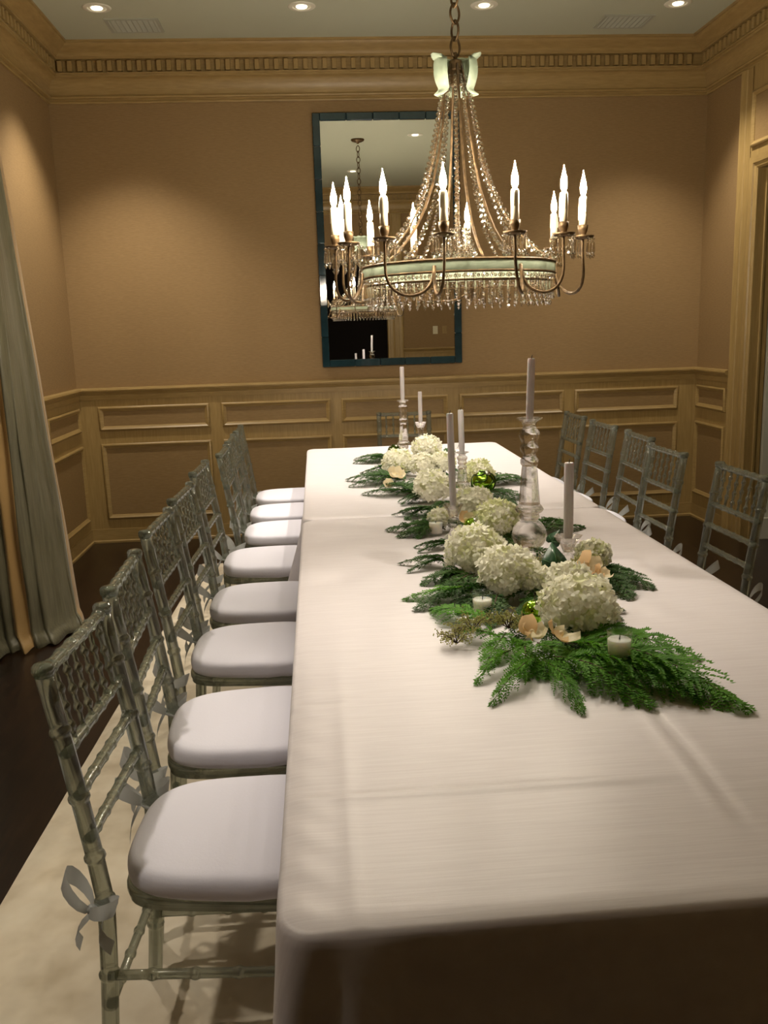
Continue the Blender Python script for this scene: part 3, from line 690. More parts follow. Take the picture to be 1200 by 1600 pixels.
# hub, cap and chain
MB().lathe([(0.016, 2.335), (0.020, 2.34), (0.020, 2.385), (0.023, 2.388), (0.023, 2.416), (0.019, 2.420), (0.008, 2.424), (0.006, 2.445)], 20).build('hub', 'bronze', ch, True, 35)
def chain_link(L_=0.066, w_=0.017, r=0.0042):
    pts = [(w_*math.sin(t)*(1-0.15*math.cos(2*t)), 0, L_/2*math.cos(t)) for t in [2*PI*i/22 for i in range(22)]]
    return MB().tube(pts, r, 8, close=True).mesh('chain_link', 'bronze')
cl = chain_link(); z = 2.462; i = 0
while z < 3.37:
    o = link('chain_link', cl, ch); o.location = (0, 0, z); o.rotation_euler = (0, 0, 0.5+(i % 2)*PI/2); z += 0.054; i += 1
MB().lathe([(0.006, 3.375), (0.012, 3.378), (0.016, 3.388), (0.045, 3.394), (0.066, 3.404), (0.070, 3.414), (0.070, ZC)], 28).build('canopy', 'bronze', ch)
# pale green crown of leaves round the hub
leafm = MB(); rows = []
for i in range(13):
    t = i/12
    zz = lerp(2.300, 2.440, t); rr = 0.050+0.020*math.sin(t*PI*0.9)+0.010*t+(0.030*(1-t/0.18)**2 if t < 0.18 else 0)+(0.024*((t-0.86)/0.14)**2 if t > 0.86 else 0)
    hw = 0.012+0.036*math.sin(min(1, t*1.05)*PI*0.82)**0.8+(0.006 if t < 0.1 else 0)
    rows.append([(hw*u*1.0, rr-0.020*(u*u), zz+(-0.012*abs(u) if t > 0.9 else 0)) for u in (-1, -0.6, -0.2, 0.2, 0.6, 1)])
leafm.quadgrid(rows); lm = leafm.mesh('crown_leaf', 'enamel')
for a in (-108, -62, -20, 20, 62, 108):
    o = link('crown_leaf', lm, ch); o.rotation_euler = (0, 0, math.radians(-a)); o.location = (0, 0, 0.014 if abs(a) < 100 else 0.0); o.modifiers.new('thickness', 'SOLIDIFY').thickness = 0.003
# ring
MB().lathe([(RR-0.004, 1.683), (RR, 1.682), (RR+0.002, 1.690), (RR+0.002, 1.712), (RR, 1.720), (RR-0.004, 1.719), (RR-0.004, 1.683)], 96, caps=False).build('ring_band', 'enamel', ch, True, 40)
m = MB()
for z in (1.682, 1.721): m.tube([pol(RR+0.001, 2*PI*i/96, z) for i in range(96)], 0.0045, 8, close=True)
m.build('ring_edge', 'bronze', ch)
MB().tube([pol(RR-0.012, 2*PI*i/96, 1.655) for i in range(96)], 0.004, 8, close=True).build('lower_hoop', 'bronze', ch)
# rods and strands of cut beads
for k in range(6):
    a = math.radians(5+60*k)
    MB().tube([pol(r, a, z) for z, r in TENT], 0.0048, 8).build('stay_rod', 'bronze', ch)
def bead(r, n=8):
    b = MB(); b.lathe([(r*0.25, -r*0.80), (r*0.86, -r*0.42), (r, 0), (r*0.86, r*0.42), (r*0.25, r*0.80)], n); return b
BEAD_ME = None
def strand(pts_fn, length, r0, r1, name, parent, loose=9.0):
    global BEAD_ME
    if BEAD_ME is None: BEAD_ME = bead(1.0).mesh('bead', 'crystal', False)
    own = []
    """octagon beads threaded along a curve; their flat axis points outward"""
    mb = MB(); s = 0.0
    N = 220; P = [Vector(pts_fn(i/N)) for i in range(N+1)]; acc = [0.0]
    for a, b in zip(P, P[1:]): acc.append(acc[-1]+(b-a).length)
    tot = acc[-1]; d = 0.012; j = 0
    while d < tot:
        while j < N and acc[j+1] < d: j += 1
        if j >= N: break
        t = (d-acc[j])/max(1e-9, acc[j+1]-acc[j]); p = P[j].lerp(P[j+1], t); tn = (P[j+1]-P[j]).normalized()
        r = lerp(r0, r1, d/tot); out = Vector((p.x, p.y, 0)); out = out.normalized() if out.length > 1e-6 else Vector((0, -1, 0))
        out = (out-out.dot(tn)*tn).normalized(); side = out.cross(tn)
        mx = Matrix(((side.x, tn.x, out.x, p.x), (side.y, tn.y, out.y, p.y), (side.z, tn.z, out.z, p.z), (0, 0, 0, 1)))
        if r > loose: own.append(mx @ Matrix.Scale(r, 4))
        else: mb.add(bead(r), mx)
        d += 2*r+0.0022
    so = mb.build(name, 'crystal', parent, False)
    for mx in own:
        o = link('bead', BEAD_ME, so); o.matrix_local = mx
    return so
for k in range(12):
    a = math.radians(5+15+30*k)
    strand(lambda t, a=a: pol(tent_r(lerp(2.372, 1.728, t))+0.008, a, lerp(2.372, 1.728, t)), 1, 0.0070, 0.0112, 'bead_strand', ch, 0.0090)
# small stacked tiers of bead rings inside the ring
for k in range(7):
    zz = 1.745+k*0.017; rr = 0.075-0.006*k
    strand(lambda t, rr=rr, zz=zz: pol(rr, 2*PI*t, zz), 1, 0.006, 0.006, 'bead_tier', ch)
MB().lathe([(0.012, 1.70), (0.014, 1.72), (0.008, 1.74), (0.007, 2.0), (0.006, 2.34)], 12).build('centre_stem', 'bronze', ch)
# prisms hanging from the ring in two rows
def prism(L_, r=0.0070):
    b = MB(); b.ball((0, 0, -0.006), 0.0056, 8, 4)
    b.lathe([(0.0022, -0.0125), (r*0.7, -0.017), (r*0.75, -0.4*L_), (r, -L_+0.020), (r*0.2, -L_+0.016), (r*1.05, -L_+0.010), (0.0006, -L_)], 6); return b
pa = prism(0.088).mesh('prism', 'crystal', False); pb = prism(0.080).mesh('prism', 'crystal', False)
for k in range(72):
    o = link('prism', pa, ch); o.location = pol(RR-0.004, 2*PI*k/72, 1.680); o.rotation_euler = (0, 0, 2*PI*k/72)
for k in range(60):
    o = link('prism', pb, ch); o.location = pol(RR-0.016, 2*PI*(k+0.5)/60, 1.650); o.rotation_euler = (0, 0, 2*PI*k/60)
strand(lambda t: pol(RR-0.002, 2*PI*t, 1.668), 1, 0.0062, 0.0062, 'bead_row', ch)
# arms with candles: each springs from a foot on the ring and swings round to its candle
RA = 0.462
def arm_path(b_, a_):
    p0, p1 = Vector(pol(RR+0.004, b_, 1.702)), Vector(pol(RA, a_, 1.727)); p = []
    for i in range(19):
        t = i/18
        if t < 0.80:
            s_ = t/0.80; e_ = 0.5-0.5*math.cos(PI*s_); q = p0.lerp(p1, e_)
            out = Vector((q.x, q.y, 0)).normalized()*0.02*math.sin(PI*s_); p.append((q.x+out.x, q.y+out.y, lerp(1.702, 1.727, s_)-0.108*math.sin(PI*s_)**0.75))
        else: p.append((p1.x, p1.y, lerp(1.727, 1.790, (t-0.80)/0.20)))
    return p
pan_me = MB().lathe([(0.004, 1.781), (0.012, 1.782), (0.032, 1.786), (0.038, 1.793), (0.039, 1.793), (0.033, 1.7845), (0.010, 1.7885), (0.012, 1.800), (0.0160, 1.812), (0.0175, 1.828), (0.0145, 1.828), (0.0135, 1.815)], 20, (0, -RA, 0)).mesh('drip_pan', 'bronze')
slv = MB(); slv.lathe([(0.0130, 1.816), (0.0130, 1.86), (0.0134, 1.89), (0.0132, 1.916), (0.0110, 1.921), (0.004, 1.922)], 14, (0, -RA, 0))
for a_, z0, l_ in ((0.3, 1.899, 0.03), (2.0, 1.889, 0.045), (4.1, 1.894, 0.025)):
    slv.tube([(0.0130*math.cos(a_), -RA+0.0130*math.sin(a_), 1.914), (0.0140*math.cos(a_), -RA+0.0140*math.sin(a_), z0), (0.0140*math.cos(a_), -RA+0.0140*math.sin(a_), z0-l_)], [0.001, 0.002, 0.0024], 6)
slv_me = slv.mesh('candle_sleeve', 'sleeve')
bulb_me = MB().lathe([(0.004, 1.919), (0.0065, 1.926), (0.0105, 1.936), (0.0112, 1.946), (0.0100, 1.960), (0.0068, 1.974), (0.0034, 1.988), (0.0015, 1.998), (0.0006, 2.005)], 12, (0, -RA, 0)).mesh('flame_bulb', 'bulb')
pc = prism(0.072, 0.0068).mesh('prism', 'crystal', False)
for a, b in ((-77, -86), (-62, -86), (-40, -22), (-14.5, -22), (14, 27), (39.5, 27), (58, 84), (117, 84), (166, 162), (-166, 162), (-140, -132), (-116, -132)):
    a, b = math.radians(a), math.radians(b)
    ar = MB().tube(arm_path(b, a), [lerp(0.0060, 0.0046, i/18) for i in range(19)], 8).build('candle_arm', 'bronze', ch)
    for nm, me in (('drip_pan', pan_me), ('candle_sleeve', slv_me), ('flame_bulb', bulb_me)):
        o = link(nm, me, ar); o.rotation_euler = (0, 0, a)
    c = Vector(pol(RA, a, 1.788))
    for j in range(7):
        q = 2*PI*(j+0.5)/7; o = link('prism', pc, ar); o.location = (c.x+0.036*math.cos(q), c.y+0.036*math.sin(q), c.z)
    # swag of beads from the ring up to the candle cup
    q0, q1 = Vector(pol(RR-0.006, a+0.22, 1.728)), Vector(pol(RA-0.036, a, 1.790))
    strand(lambda t: tuple(q0.lerp(q1, t)-Vector((0, 0, 0.016*math.sin(PI*t)))), 1, 0.0066, 0.0066, 'bead_swag', ar)

# ------------------------------------------------------------------ candlesticks and tapers
def stick(x, y, z0, prof, label, n=20, sq=None):
    e = tag(empty('crystal_candlestick', (x, y, z0)), label, 'candlestick', 'crystal candlesticks')
    col = [p for p in prof if p[2] == 'b']; 
    for part in ('base', 'column', 'cup'):
        pr = [(r, z) for r, z, k in prof if k == part]
        if pr: MB().lathe(pr, 8 if (part == 'column' and n > 8) or sq == part else n).build(part, 'glass', e, not (part == 'column' or sq == part))
    return e
def taper(x, y, z0, z1, label, r=0.0115, tilt=(0, 0)):
    e = tag(empty('taper_candle', (x, y, z0)), label, 'candle', 'grey taper candles')
    h = z1-z0; e.rotation_euler = (tilt[0], tilt[1], 0)
    MB().lathe([(r*0.80, 0), (r*0.86, 0.01), (r, 0.03), (r*1.0, h*0.6), (r*0.97, h-0.004), (r*0.86, h), (r*0.3, h-0.001)], 14).build('wax', 'taper', e, True, 50)
    MB().tube([(0, 0, h-0.002), (0.001, 0, h+0.006), (0.003, 0.001, h+0.010)], 0.0012, 6).build('wick', 'wick', e)
B, K, U = 'base', 'column', 'cup'
TALL = [(0.044, 0.0, B), (0.050, 0.004, B), (0.050, 0.010, B), (0.034, 0.024, B), (0.033, 0.040, B), (0.045, 0.050, B), (0.0535, 0.068, B), (0.0555, 0.086, B), (0.050, 0.106, B), (0.036, 0.122, B), (0.026, 0.128, B), (0.030, 0.134, B), (0.033, 0.142, B), (0.030, 0.150, B), (0.040, 0.156, B), (0.0455, 0.164, B), (0.040, 0.174, B), (0.034, 0.180, B),
        (0.0345, 0.181, K), (0.0335, 0.190, K), (0.0255, 0.292, K), (0.024, 0.302, K),
        (0.024, 0.303, U), (0.0285, 0.310, U), (0.0285, 0.322, U), (0.021, 0.332, U), (0.019, 0.338, U), (0.027, 0.348, U), (0.029, 0.362, U), (0.024, 0.374, U), (0.027, 0.382, U), (0.0325, 0.396, U), (0.031, 0.410, U), (0.022, 0.420, U), (0.020, 0.428, U), (0.024, 0.440, U), (0.040, 0.450, U), (0.041, 0.453, U), (0.020, 0.446, U), (0.013, 0.442, U)]
def scaled(prof, sz, sr): return [(r*sr, z*sz, k) for r, z, k in prof]
stick(0.652, 2.73, 0.765, TALL, 'tallest crystal candlestick, in the middle of the garland')
taper(0.652, 2.73, 1.207, 1.400, 'grey taper in the tallest crystal candlestick', 0.0122, (0, 0.03))
stick(0.449, 4.75, 0.765, scaled(TALL, 0.805, 0.80), 'crystal candlestick at the far end of the garland')
taper(0.449, 4.75, 0.765+0.355, 1.305, 'grey taper farthest left, in the far crystal candlestick', 0.0115)
SHORT = [(0.034, 0, B), (0.036, 0.006, B), (0.030, 0.014, B), (0.014, 0.026, B), (0.012, 0.040, B), (0.019, 0.046, K), (0.022, 0.060, K), (0.019, 0.074, K), (0.013, 0.080, K), (0.014, 0.082, U), (0.018, 0.094, U), (0.022, 0.104, U), (0.036, 0.126, U), (0.038, 0.130, U), (0.018, 0.118, U), (0.012, 0.112, U)]
stick(0.582, 5.10, 0.765, scaled(SHORT, 1.60, 0.85), 'small crystal candlestick behind the far tall one')
taper(0.582, 5.10, 0.955, 1.147, 'short grey taper in the small far crystal candlestick', 0.0115)
stick(0.600, 3.73, 0.765, scaled(TALL, 0.475, 0.72), 'crystal candlestick with slim stem behind the leaning long taper')
taper(0.600, 3.73, 0.972, 1.160, 'grey taper standing behind the long one', 0.0125, (0, -0.02))
stick(0.457, 3.05, 0.765, scaled(SHORT, 0.98, 1.0), 'small faceted crystal candlestick beside the left votive', 6)
taper(0.457, 3.05, 0.877, 1.211, 'longest grey taper, leaning slightly left', 0.0122, (0, -0.022))
stick(0.713, 2.50, 0.765, scaled(SHORT, 0.98, 1.15), 'small crystal candlestick nearest the camera on the right', 6)
taper(0.713, 2.50, 0.877, 1.108, 'thick grey taper nearest the camera', 0.0142)

# ------------------------------------------------------------------ votives
def votive(x, y, label, z=TZ+0.003):
    e = tag(empty('votive_candle', (x, y, z)), label, 'votive', 'glass votives')
    MB().lathe([(0.002, 0.0), (0.0225, 0.0), (0.0240, 0.004), (0.0265, 0.064), (0.0268, 0.066), (0.0258, 0.066), (0.0235, 0.008), (0.002, 0.006)], 24, caps=False).build('glass_cup', 'tglass', e)
    MB().lathe([(0.002, 0.0065), (0.0225, 0.0085), (0.0245, 0.046), (0.023, 0.0478), (0.010, 0.0468), (0.002, 0.0466)], 20, caps=False).build('wax', 'wax', e)
    MB().tube([(0, 0, 0.046), (0.001, 0, 0.055)], 0.0012, 6).build('wick', 'wick', e)
votive(0.612, 1.752, 'glass votive candle in the big cedar spray nearest the camera', 0.797)
votive(0.400, 2.190, 'glass votive candle on the left below the nearest hydrangeas')
votive(0.612, 2.400, 'glass votive half hidden behind the nearest hydrangea')
votive(0.405, 3.139, 'glass votive left of the leaning long taper')

# ------------------------------------------------------------------ flowers
def floret(rnd, s):
    mb = MB()
    for k in range(4):
        a = k*PI/2+rnd.uniform(-0.15, 0.15); c, sn = math.cos(a), math.sin(a); tl = rnd.uniform(0.1, 0.5); w_ = s*rnd.uniform(0.62, 0.80)
        def P(u, v): return (c*u-sn*v, sn*u+c*v, tl*u*0.8-abs(v)*0.15+0.25*u*u/s)
        b = len(mb.v)
        mb.v += [P(0, 0), P(s*0.35, -w_*0.55), P(s*0.8, -w_*0.5), P(s*1.02, 0), P(s*0.8, w_*0.5), P(s*0.35, w_*0.55), P(s*0.55, 0)]
        mb.f += [(b+6, b+i, b+i+1) for i in range(0, 5)]+[(b+6, b+5, b)]
    mb.v = [tuple(v) for v in mb.v]; return mb
def hydrangea(x, y, z, r, label, green=0, seed=0, sq=0.82):
    rnd = random.Random(seed); e = tag(empty('hydrangea_bloom', (x, y, z)), label, 'flower', 'hydrangea blooms')
    mb, mg = MB(), MB(); n = int(80+r*1700)
    for i in range(n):
        t = (i+0.5)/n; ph = i*2.39996+rnd.uniform(-0.2, 0.2); cz = 1-1.62*t; sr = math.sqrt(max(0, 1-cz*cz))
        d = Vector((sr*math.cos(ph), sr*math.sin(ph), cz)); rr = r*rnd.uniform(0.86, 1.04)*(1.04+0.09*math.sin(3*ph+4*cz+seed)+0.04*math.sin(7*ph-3*cz))
        p = Vector((d.x*rr, d.y*rr, d.z*rr*sq))
        dn = (d+Vector((rnd.uniform(-.35, .35), rnd.uniform(-.35, .35), rnd.uniform(-.2, .35)))).normalized()
        q = dn.to_track_quat('Z', 'Y').to_matrix().to_4x4() @ Matrix.Rotation(rnd.uniform(0, 6.28), 4, 'Z')
        (mg if rnd.random() < green else mb).add(floret(rnd, rnd.uniform(0.0135, 0.0180)), Matrix.Translation(p) @ q)
    tag(mb.build('florets', 'petal', e, True), kind='stuff')
    if mg.v: tag(mg.build('green_florets', 'petal2', e, True), kind='stuff')
    c = MB(); c.ball((0, 0, -0.1*r), r*0.80, 14, 9, sq); c.build('core', 'core', e)
    MB().tube([(0, 0, -0.5*r), (0.005, 0.004, TZ+0.01-z)], 0.004, 6).build('stem', 'bark', e)
HYD = [(0.604, 5.000, 0.835, 0.078, 'cream hydrangea farthest from the camera, below the small far candlestick', 0.1), (0.393, 4.536, 0.830, 0.072, 'cream hydrangea at the foot of the far crystal candlestick', 0.15),
       (0.512, 4.400, 0.830, 0.062, 'cream hydrangea in the far group, middle of three', 0.1), (0.615, 4.430, 0.835, 0.055, 'small cream hydrangea left of the tapers in the far group', 0.25),
       (0.477, 3.774, 0.830, 0.078, 'round cream hydrangea alone left of the long taper', 0.08), (0.738, 4.120, 0.825, 0.066, 'greenish hydrangea right of the slim candlestick', 0.55),
       (0.580, 3.330, 0.835, 0.068, 'cream hydrangea just right of the long taper foot', 0.1), (0.606, 3.014, 0.835, 0.076, 'greenish cream hydrangea left of the tallest candlestick', 0.55),
       (0.425, 3.190, 0.815, 0.032, 'tiny cream hydrangea sprig beside the left votive', 0.1), (0.451, 2.584, 0.840, 0.083, 'large cream hydrangea on the left, behind its near twin', 0.15),
       (0.504, 2.350, 0.835, 0.078, 'large cream hydrangea below the tallest candlestick', 0.08), (0.575, 2.290, 0.820, 0.040, 'small cream cluster on the right of the large middle hydrangea', 0.1),
       (0.602, 2.005, 0.838, 0.084, 'largest cream hydrangea, nearest the camera', 0.12), (0.628, 2.185, 0.848, 0.050, 'cream cluster joined behind the nearest hydrangea', 0.08),
       (0.775, 2.455, 0.845, 0.042, 'small cream hydrangea behind the peach blossoms on the right', 0.15)]
for i, (x, y, z, r, lab, g) in enumerate(HYD): hydrangea(x, y, z, r, lab, g, 11+i)
def blossom(x, y, z, s, rz, tilt, label, m_='orchid', n=5, seed=0):
    rnd = random.Random(seed); e = tag(empty('peach_blossom', (x, y, z), rz), label, 'flower', 'peach blossoms'); e.rotation_euler = (tilt, 0, rz)
    pm = MB(); rows = []
    for i in range(7):
        t = i/6; wv = 0.55*s*math.sin(min(1, 0.12+t*0.9)*PI*0.86)**0.7
        rows.append([(s*t*0.95-0.1*s*(u*u)*t, wv*u, 0.45*s*t*t-0.16*s*t+0.22*s*u*u*t+0.03*s*math.sin(9*u+4*t)) for u in (-1, -0.6, -0.2, 0.2, 0.6, 1)])
    pm.quadgrid(rows); me = pm.mesh('petal', m_); me2 = pm.mesh('petal', 'orchidc')
    for k in range(n):
        o = link('petal', me if k % 3 else me2, e); o.rotation_euler = (rnd.uniform(-.2, .2), rnd.uniform(-.5, .1), 2*PI*k/n+rnd.uniform(-.2, .2)); o.scale = (rnd.uniform(.85, 1.1),)*3
    MB().ball((0, 0, 0.008), s*0.16, 10, 6, 1.3).build('centre', 'orchidc', e)
blossom(0.450, 1.868, 0.822, 0.044, 0.3, 0.5, 'peach blossom nearest the camera, left of the pair', n=4, seed=1)
blossom(0.507, 1.846, 0.822, 0.044, 1.2, 0.6, 'peach blossom nearest the camera, right of the pair', n=4, seed=2)
blossom(0.695, 2.270, 0.860, 0.046, 0.2, 0.9, 'upright peach blossom right of the nearest crystal candlestick', n=3, seed=3)
blossom(0.722, 2.225, 0.845, 0.032, 0.8, 0.6, 'small peach blossom at the right edge of the garland', n=4, seed=4)
blossom(0.490, 3.010, 0.840, 0.038, 0.5, 0.8, 'peach blossom behind the green glass bauble', n=4, seed=5)
blossom(0.358, 4.192, 0.815, 0.050, 0.4, 0.5, 'pale peach blossom at the far left of the garland', 'orchidc', 5, seed=6)
blossom(0.306, 4.045, 0.795, 0.036, 0.1, 0.5, 'small pale blossom at the far left tip of the garland', 'orchidc', 4, seed=7)

# ------------------------------------------------------------------ glass baubles
def bauble(x, y, z, r, label, dark=False):
    e = tag(empty('glass_bauble', (x, y, z)), label, 'bauble', 'green glass baubles'); e.rotation_euler = (0.5, 0.3, 0)
    MB().ball((0, 0, 0), r, 28, 16).build('ball', 'ball', e)
    if dark:
        for k in range(6):
            a0 = k*PI/3
            MB().tube([((r+0.0005)*math.sin(t)*math.cos(a0+0.5*math.sin(3*t)), (r+0.0005)*math.sin(t)*math.sin(a0+0.5*math.sin(3*t)), (r+0.0005)*math.cos(t)) for t in [0.25+i*0.12 for i in range(23)]], 0.0045, 6).build('swirl', 'balld', e)
    MB().lathe([(r*0.22, r*0.95), (r*0.24, r*1.02), (r*0.22, r*1.16), (r*0.05, r*1.18)], 14).build('cap', 'silver', e)
    MB().tube([(0.15*r*math.cos(a), 0, r*1.25+0.15*r*math.sin(a)) for a in [2*PI*i/12 for i in range(12)]], 0.0008, 5, close=True).build('hanger', 'silver', e)
bauble(0.508, 2.085, 0.803, 0.030, 'shiny green glass bauble beside the nearest hydrangea')
bauble(0.512, 2.985, 0.822, 0.032, 'green glass bauble behind the large left hydrangea')
bauble(0.712, 3.847, 0.825, 0.052, 'green bauble with dark swirls right of the slim candlestick', True)
bauble(0.430, 5.150, 0.805, 0.036, 'green swirled bauble behind the far crystal candlestick', True)

# ------------------------------------------------------------------ cedar sprays and other greenery
def spray_mesh(L_, seed, mname):
    rnd = random.Random(seed); mb = MB(); tw = MB()
    def leaf(p, d, nrm, ln, wd):
        s_ = d.cross(nrm).normalized(); b = len(mb.v)
        mb.v += [tuple(p), tuple(p+d*ln*0.45+s_*wd), tuple(p+d*ln+nrm*ln*0.1), tuple(p+d*ln*0.45-s_*wd)]; mb.f.append((b, b+1, b+2, b+3))
    def axis(t): return Vector((L_*t, 0.05*L_*math.sin(t*3+seed), 0.10*L_*math.sin(t*PI*0.95)*(1-t*0.4)))
    tw.tube([axis(i/8) for i in range(9)], [lerp(0.0024, 0.0006, i/8) for i in range(9)], 5)
    n = int(L_/0.0082)
    for i in range(n):
        t = (i+0.6)/n; p0 = axis(t); ax = (axis(min(1, t+0.02))-axis(t-0.02)).normalized()
        for sd in (-1, 1):
            bl = L_*0.36*(1-t)**0.75*min(1, 0.35+t*3.2)*rnd.uniform(0.75, 1.12)+0.010
            an = sd*rnd.uniform(0.55, 0.85); z_ = rnd.uniform(-0.25, 0.30)
            d = (Matrix.Rotation(an, 3, 'Z') @ ax); d.z += z_; d.normalize()
            nrm = Vector((rnd.uniform(-.4, .4), rnd.uniform(-.4, .4), 1)).normalized()
            k = max(2, int(bl/0.0058))
            for j in range(k):
                u = j/k; p = p0+d*bl*u+Vector((0, 0, -0.25*bl*u*u))
                ll = 0.0135*(1-0.45*u)
                for s2 in (-1, 1):
                    d2 = Matrix.Rotation(s2*0.62, 3, 'Z') @ d; d2.z += rnd.uniform(-.25, .25); d2.normalize()
                    leaf(p, d2, nrm, ll*rnd.uniform(0.8, 1.2), 0.0026)
            leaf(p0+d*bl*(1-1/k)+Vector((0, 0, -0.25*bl)), d, nrm, 0.012, 0.0018)
    leaf(axis(0.97), (axis(1)-axis(0.9)).normalized(), Vector((0, 0, 1)), 0.016, 0.002)
    return mb.mesh('needles', mname), tw.mesh('twig', 'bark')
CLS = {}
for L_ in (0.14, 0.19, 0.25, 0.32, 0.40):
    for v in range(2):
        for mn in ('cedar', 'cedard'): CLS[(L_, v, mn)] = spray_mesh(L_, int(L_*100)*3+v*7, mn)
def spray(ax_, ay, bx_, by, label, group, i, mn, z0=0.782, roll=0.0, lift=0.0):
    d = Vector((bx_-ax_, by-ay)); L_ = max(0.12, d.length*1.06)
    c = min((k for k in CLS if k[2] == mn and k[1] == i % 2), key=lambda k: abs(k[0]-L_))
    e = tag(empty('cedar_spray', (ax_, ay, z0), math.atan2(d.y, d.x)), label, 'cedar spray', group)
    e.rotation_euler = (roll, math.atan2(z0-0.766-lift, L_), math.atan2(d.y, d.x)); s_ = L_/c[0]; e.scale = (s_, min(1.25, s_)*(0.5 if any(w_ in label for w_ in ('thin', 'short', 'slender', 'tuft', 'straight at')) else 1.0), s_)
    me, tw = CLS[c]; n = link('needles', me, e); tag(n, kind='stuff'); link('twig', tw, e)
SPR = [(0.528,1.883,0.785,1.561,'longest green cedar spray, pointing to the near right'), (0.568,1.920,0.802,1.825,'green cedar spray behind the nearest votive, pointing right'), (0.512,1.825,0.718,1.612,'green cedar spray just below the nearest votive'),
 (0.479,1.810,0.614,1.596,'green cedar spray fanning toward the camera under the peach pair'), (0.461,1.794,0.477,1.585,'cedar spray pointing straight at the camera'), (0.438,1.817,0.327,1.648,'thin cedar spray reaching to the near left'),
 (0.406,1.862,0.308,1.758,'short cedar spray at the near left beside the olive filler'), (0.395,1.948,0.323,2.066,'short bright cedar tuft left of the peach pair'), (0.387,2.066,0.295,2.264,'cedar spray pointing left beside the left votive'),
 (0.414,2.399,0.244,2.273,'cedar spray pointing left below the large left hydrangea'), (0.418,2.535,0.286,2.516,'dark cedar spray left of the large left hydrangea'), (0.404,2.690,0.244,2.748,'slender dark cedar spray pointing left, level with the tallest candlestick'),
 (0.426,2.902,0.317,2.960,'short cedar spray below the left votive'), (0.456,3.179,0.248,3.240,'dark cedar spray pointing left beside the left votive cup'), (0.452,3.508,0.291,3.518,'dark cedar spray lying across the cloth seam'),
 (0.416,3.884,0.282,4.150,'dark cedar spray left of the lone round hydrangea'), (0.397,4.278,0.136,4.408,'dark cedar spray reaching farthest left'), (0.426,4.649,0.222,4.635,'dark cedar spray left of the far hydrangeas'), (0.412,4.995,0.215,5.150,'far cedar spray pointing left behind the far candlestick'),
 (0.795,2.500,0.927,2.472,'thin cedar sprig pointing right past the peach blossoms'), (0.777,2.503,0.811,2.277,'cedar spray at the right edge below the peach blossoms'), (0.760,3.080,0.905,3.240,'dark cedar sprig right of the tallest candlestick'),
 (0.803,4.094,0.970,4.263,'dark cedar spray right of the swirled bauble'), (0.718,3.808,0.806,3.630,'dark cedar spray below the swirled bauble'), (0.639,1.952,0.747,1.995,'short cedar sprig right of the nearest hydrangea'),
 (0.554,3.849,0.387,3.760,'dark cedar spray below the lone round hydrangea'), (0.700,5.000,0.790,5.260,'dark cedar tuft at the far end beside the farthest hydrangea'), (0.440,2.496,0.322,2.397,'cedar spray tucked under the large left hydrangea'),
 (0.586,2.216,0.560,2.420,None), (0.533,2.284,0.470,2.420,None), (0.424,1.943,0.447,1.792,'cedar tuft hanging below the left peach blossom'), (0.584,1.874,0.720,1.731,'cedar spray under the foot of the nearest votive'),
 (0.574,1.795,0.773,1.604,'green cedar spray beside the longest one at the near right'), (0.470,2.718,0.355,2.632,None), (0.512,3.562,0.379,3.337,None), (0.455,1.915,0.405,1.775,'bright cedar sprig filling in below the peach pair'), (0.470,1.900,0.510,1.745,'bright cedar sprig filling in below the peach pair'), (0.410,1.985,0.350,1.840,'bright cedar sprig filling in below the peach pair'), (0.505,1.910,0.450,1.760,'bright cedar sprig filling in below the peach pair'), (0.55,2.15,0.66,2.02,None), (0.52,2.75,0.62,2.62,None), (0.62,3.35,0.74,3.25,None), (0.56,3.15,0.50,3.02,None), (0.58,4.0,0.68,3.86,None), (0.52,4.60,0.60,4.72,None), (0.47,4.15,0.40,4.02,None), (0.66,2.75,0.72,2.62,None), (0.60,2.42,0.70,2.32,None), (0.50,2.10,0.44,1.98,None), (0.55,2.20,0.47,2.12,None), (0.50,2.00,0.54,1.90,None), (0.46,2.25,0.40,2.12,None), (0.45,2.45,0.40,2.30,None), (0.54,2.55,0.62,2.68,None), (0.50,2.85,0.42,2.76,None), (0.55,3.10,0.68,3.02,None), (0.48,3.45,0.40,3.35,None), (0.60,3.60,0.70,3.50,None), (0.52,4.00,0.42,3.92,None), (0.55,4.25,0.64,4.12,None)]
_r = random.Random(5)
for (a, b, c, d, lab) in SPR[9:19]+SPR[19:24]:
    for rot, k in ((0.55, 0.85), (-0.45, 0.9)):
        ex, ey = c-a, d-b; SPR.append((a+0.02*math.sin(b*9), b+0.05*rot, a+k*(ex*math.cos(rot)-ey*math.sin(rot)), b+k*(ex*math.sin(rot)+ey*math.cos(rot)), 'edge|'+('low sprig just before the ' if k*(ex*math.sin(rot)+ey*math.cos(rot)) < ey else 'low sprig just beyond the ')+lab))
for hx, hy, hz, hr, hl, hg in HYD:
    for k in range(3):
        a_ = _r.uniform(0, 2*PI); SPR.append((hx+0.4*hr*math.cos(a_), hy+0.4*hr*math.sin(a_), hx+(hr+0.055)*math.cos(a_), hy+(hr+0.055)*math.sin(a_), 'under|cedar sprig under '+hl))
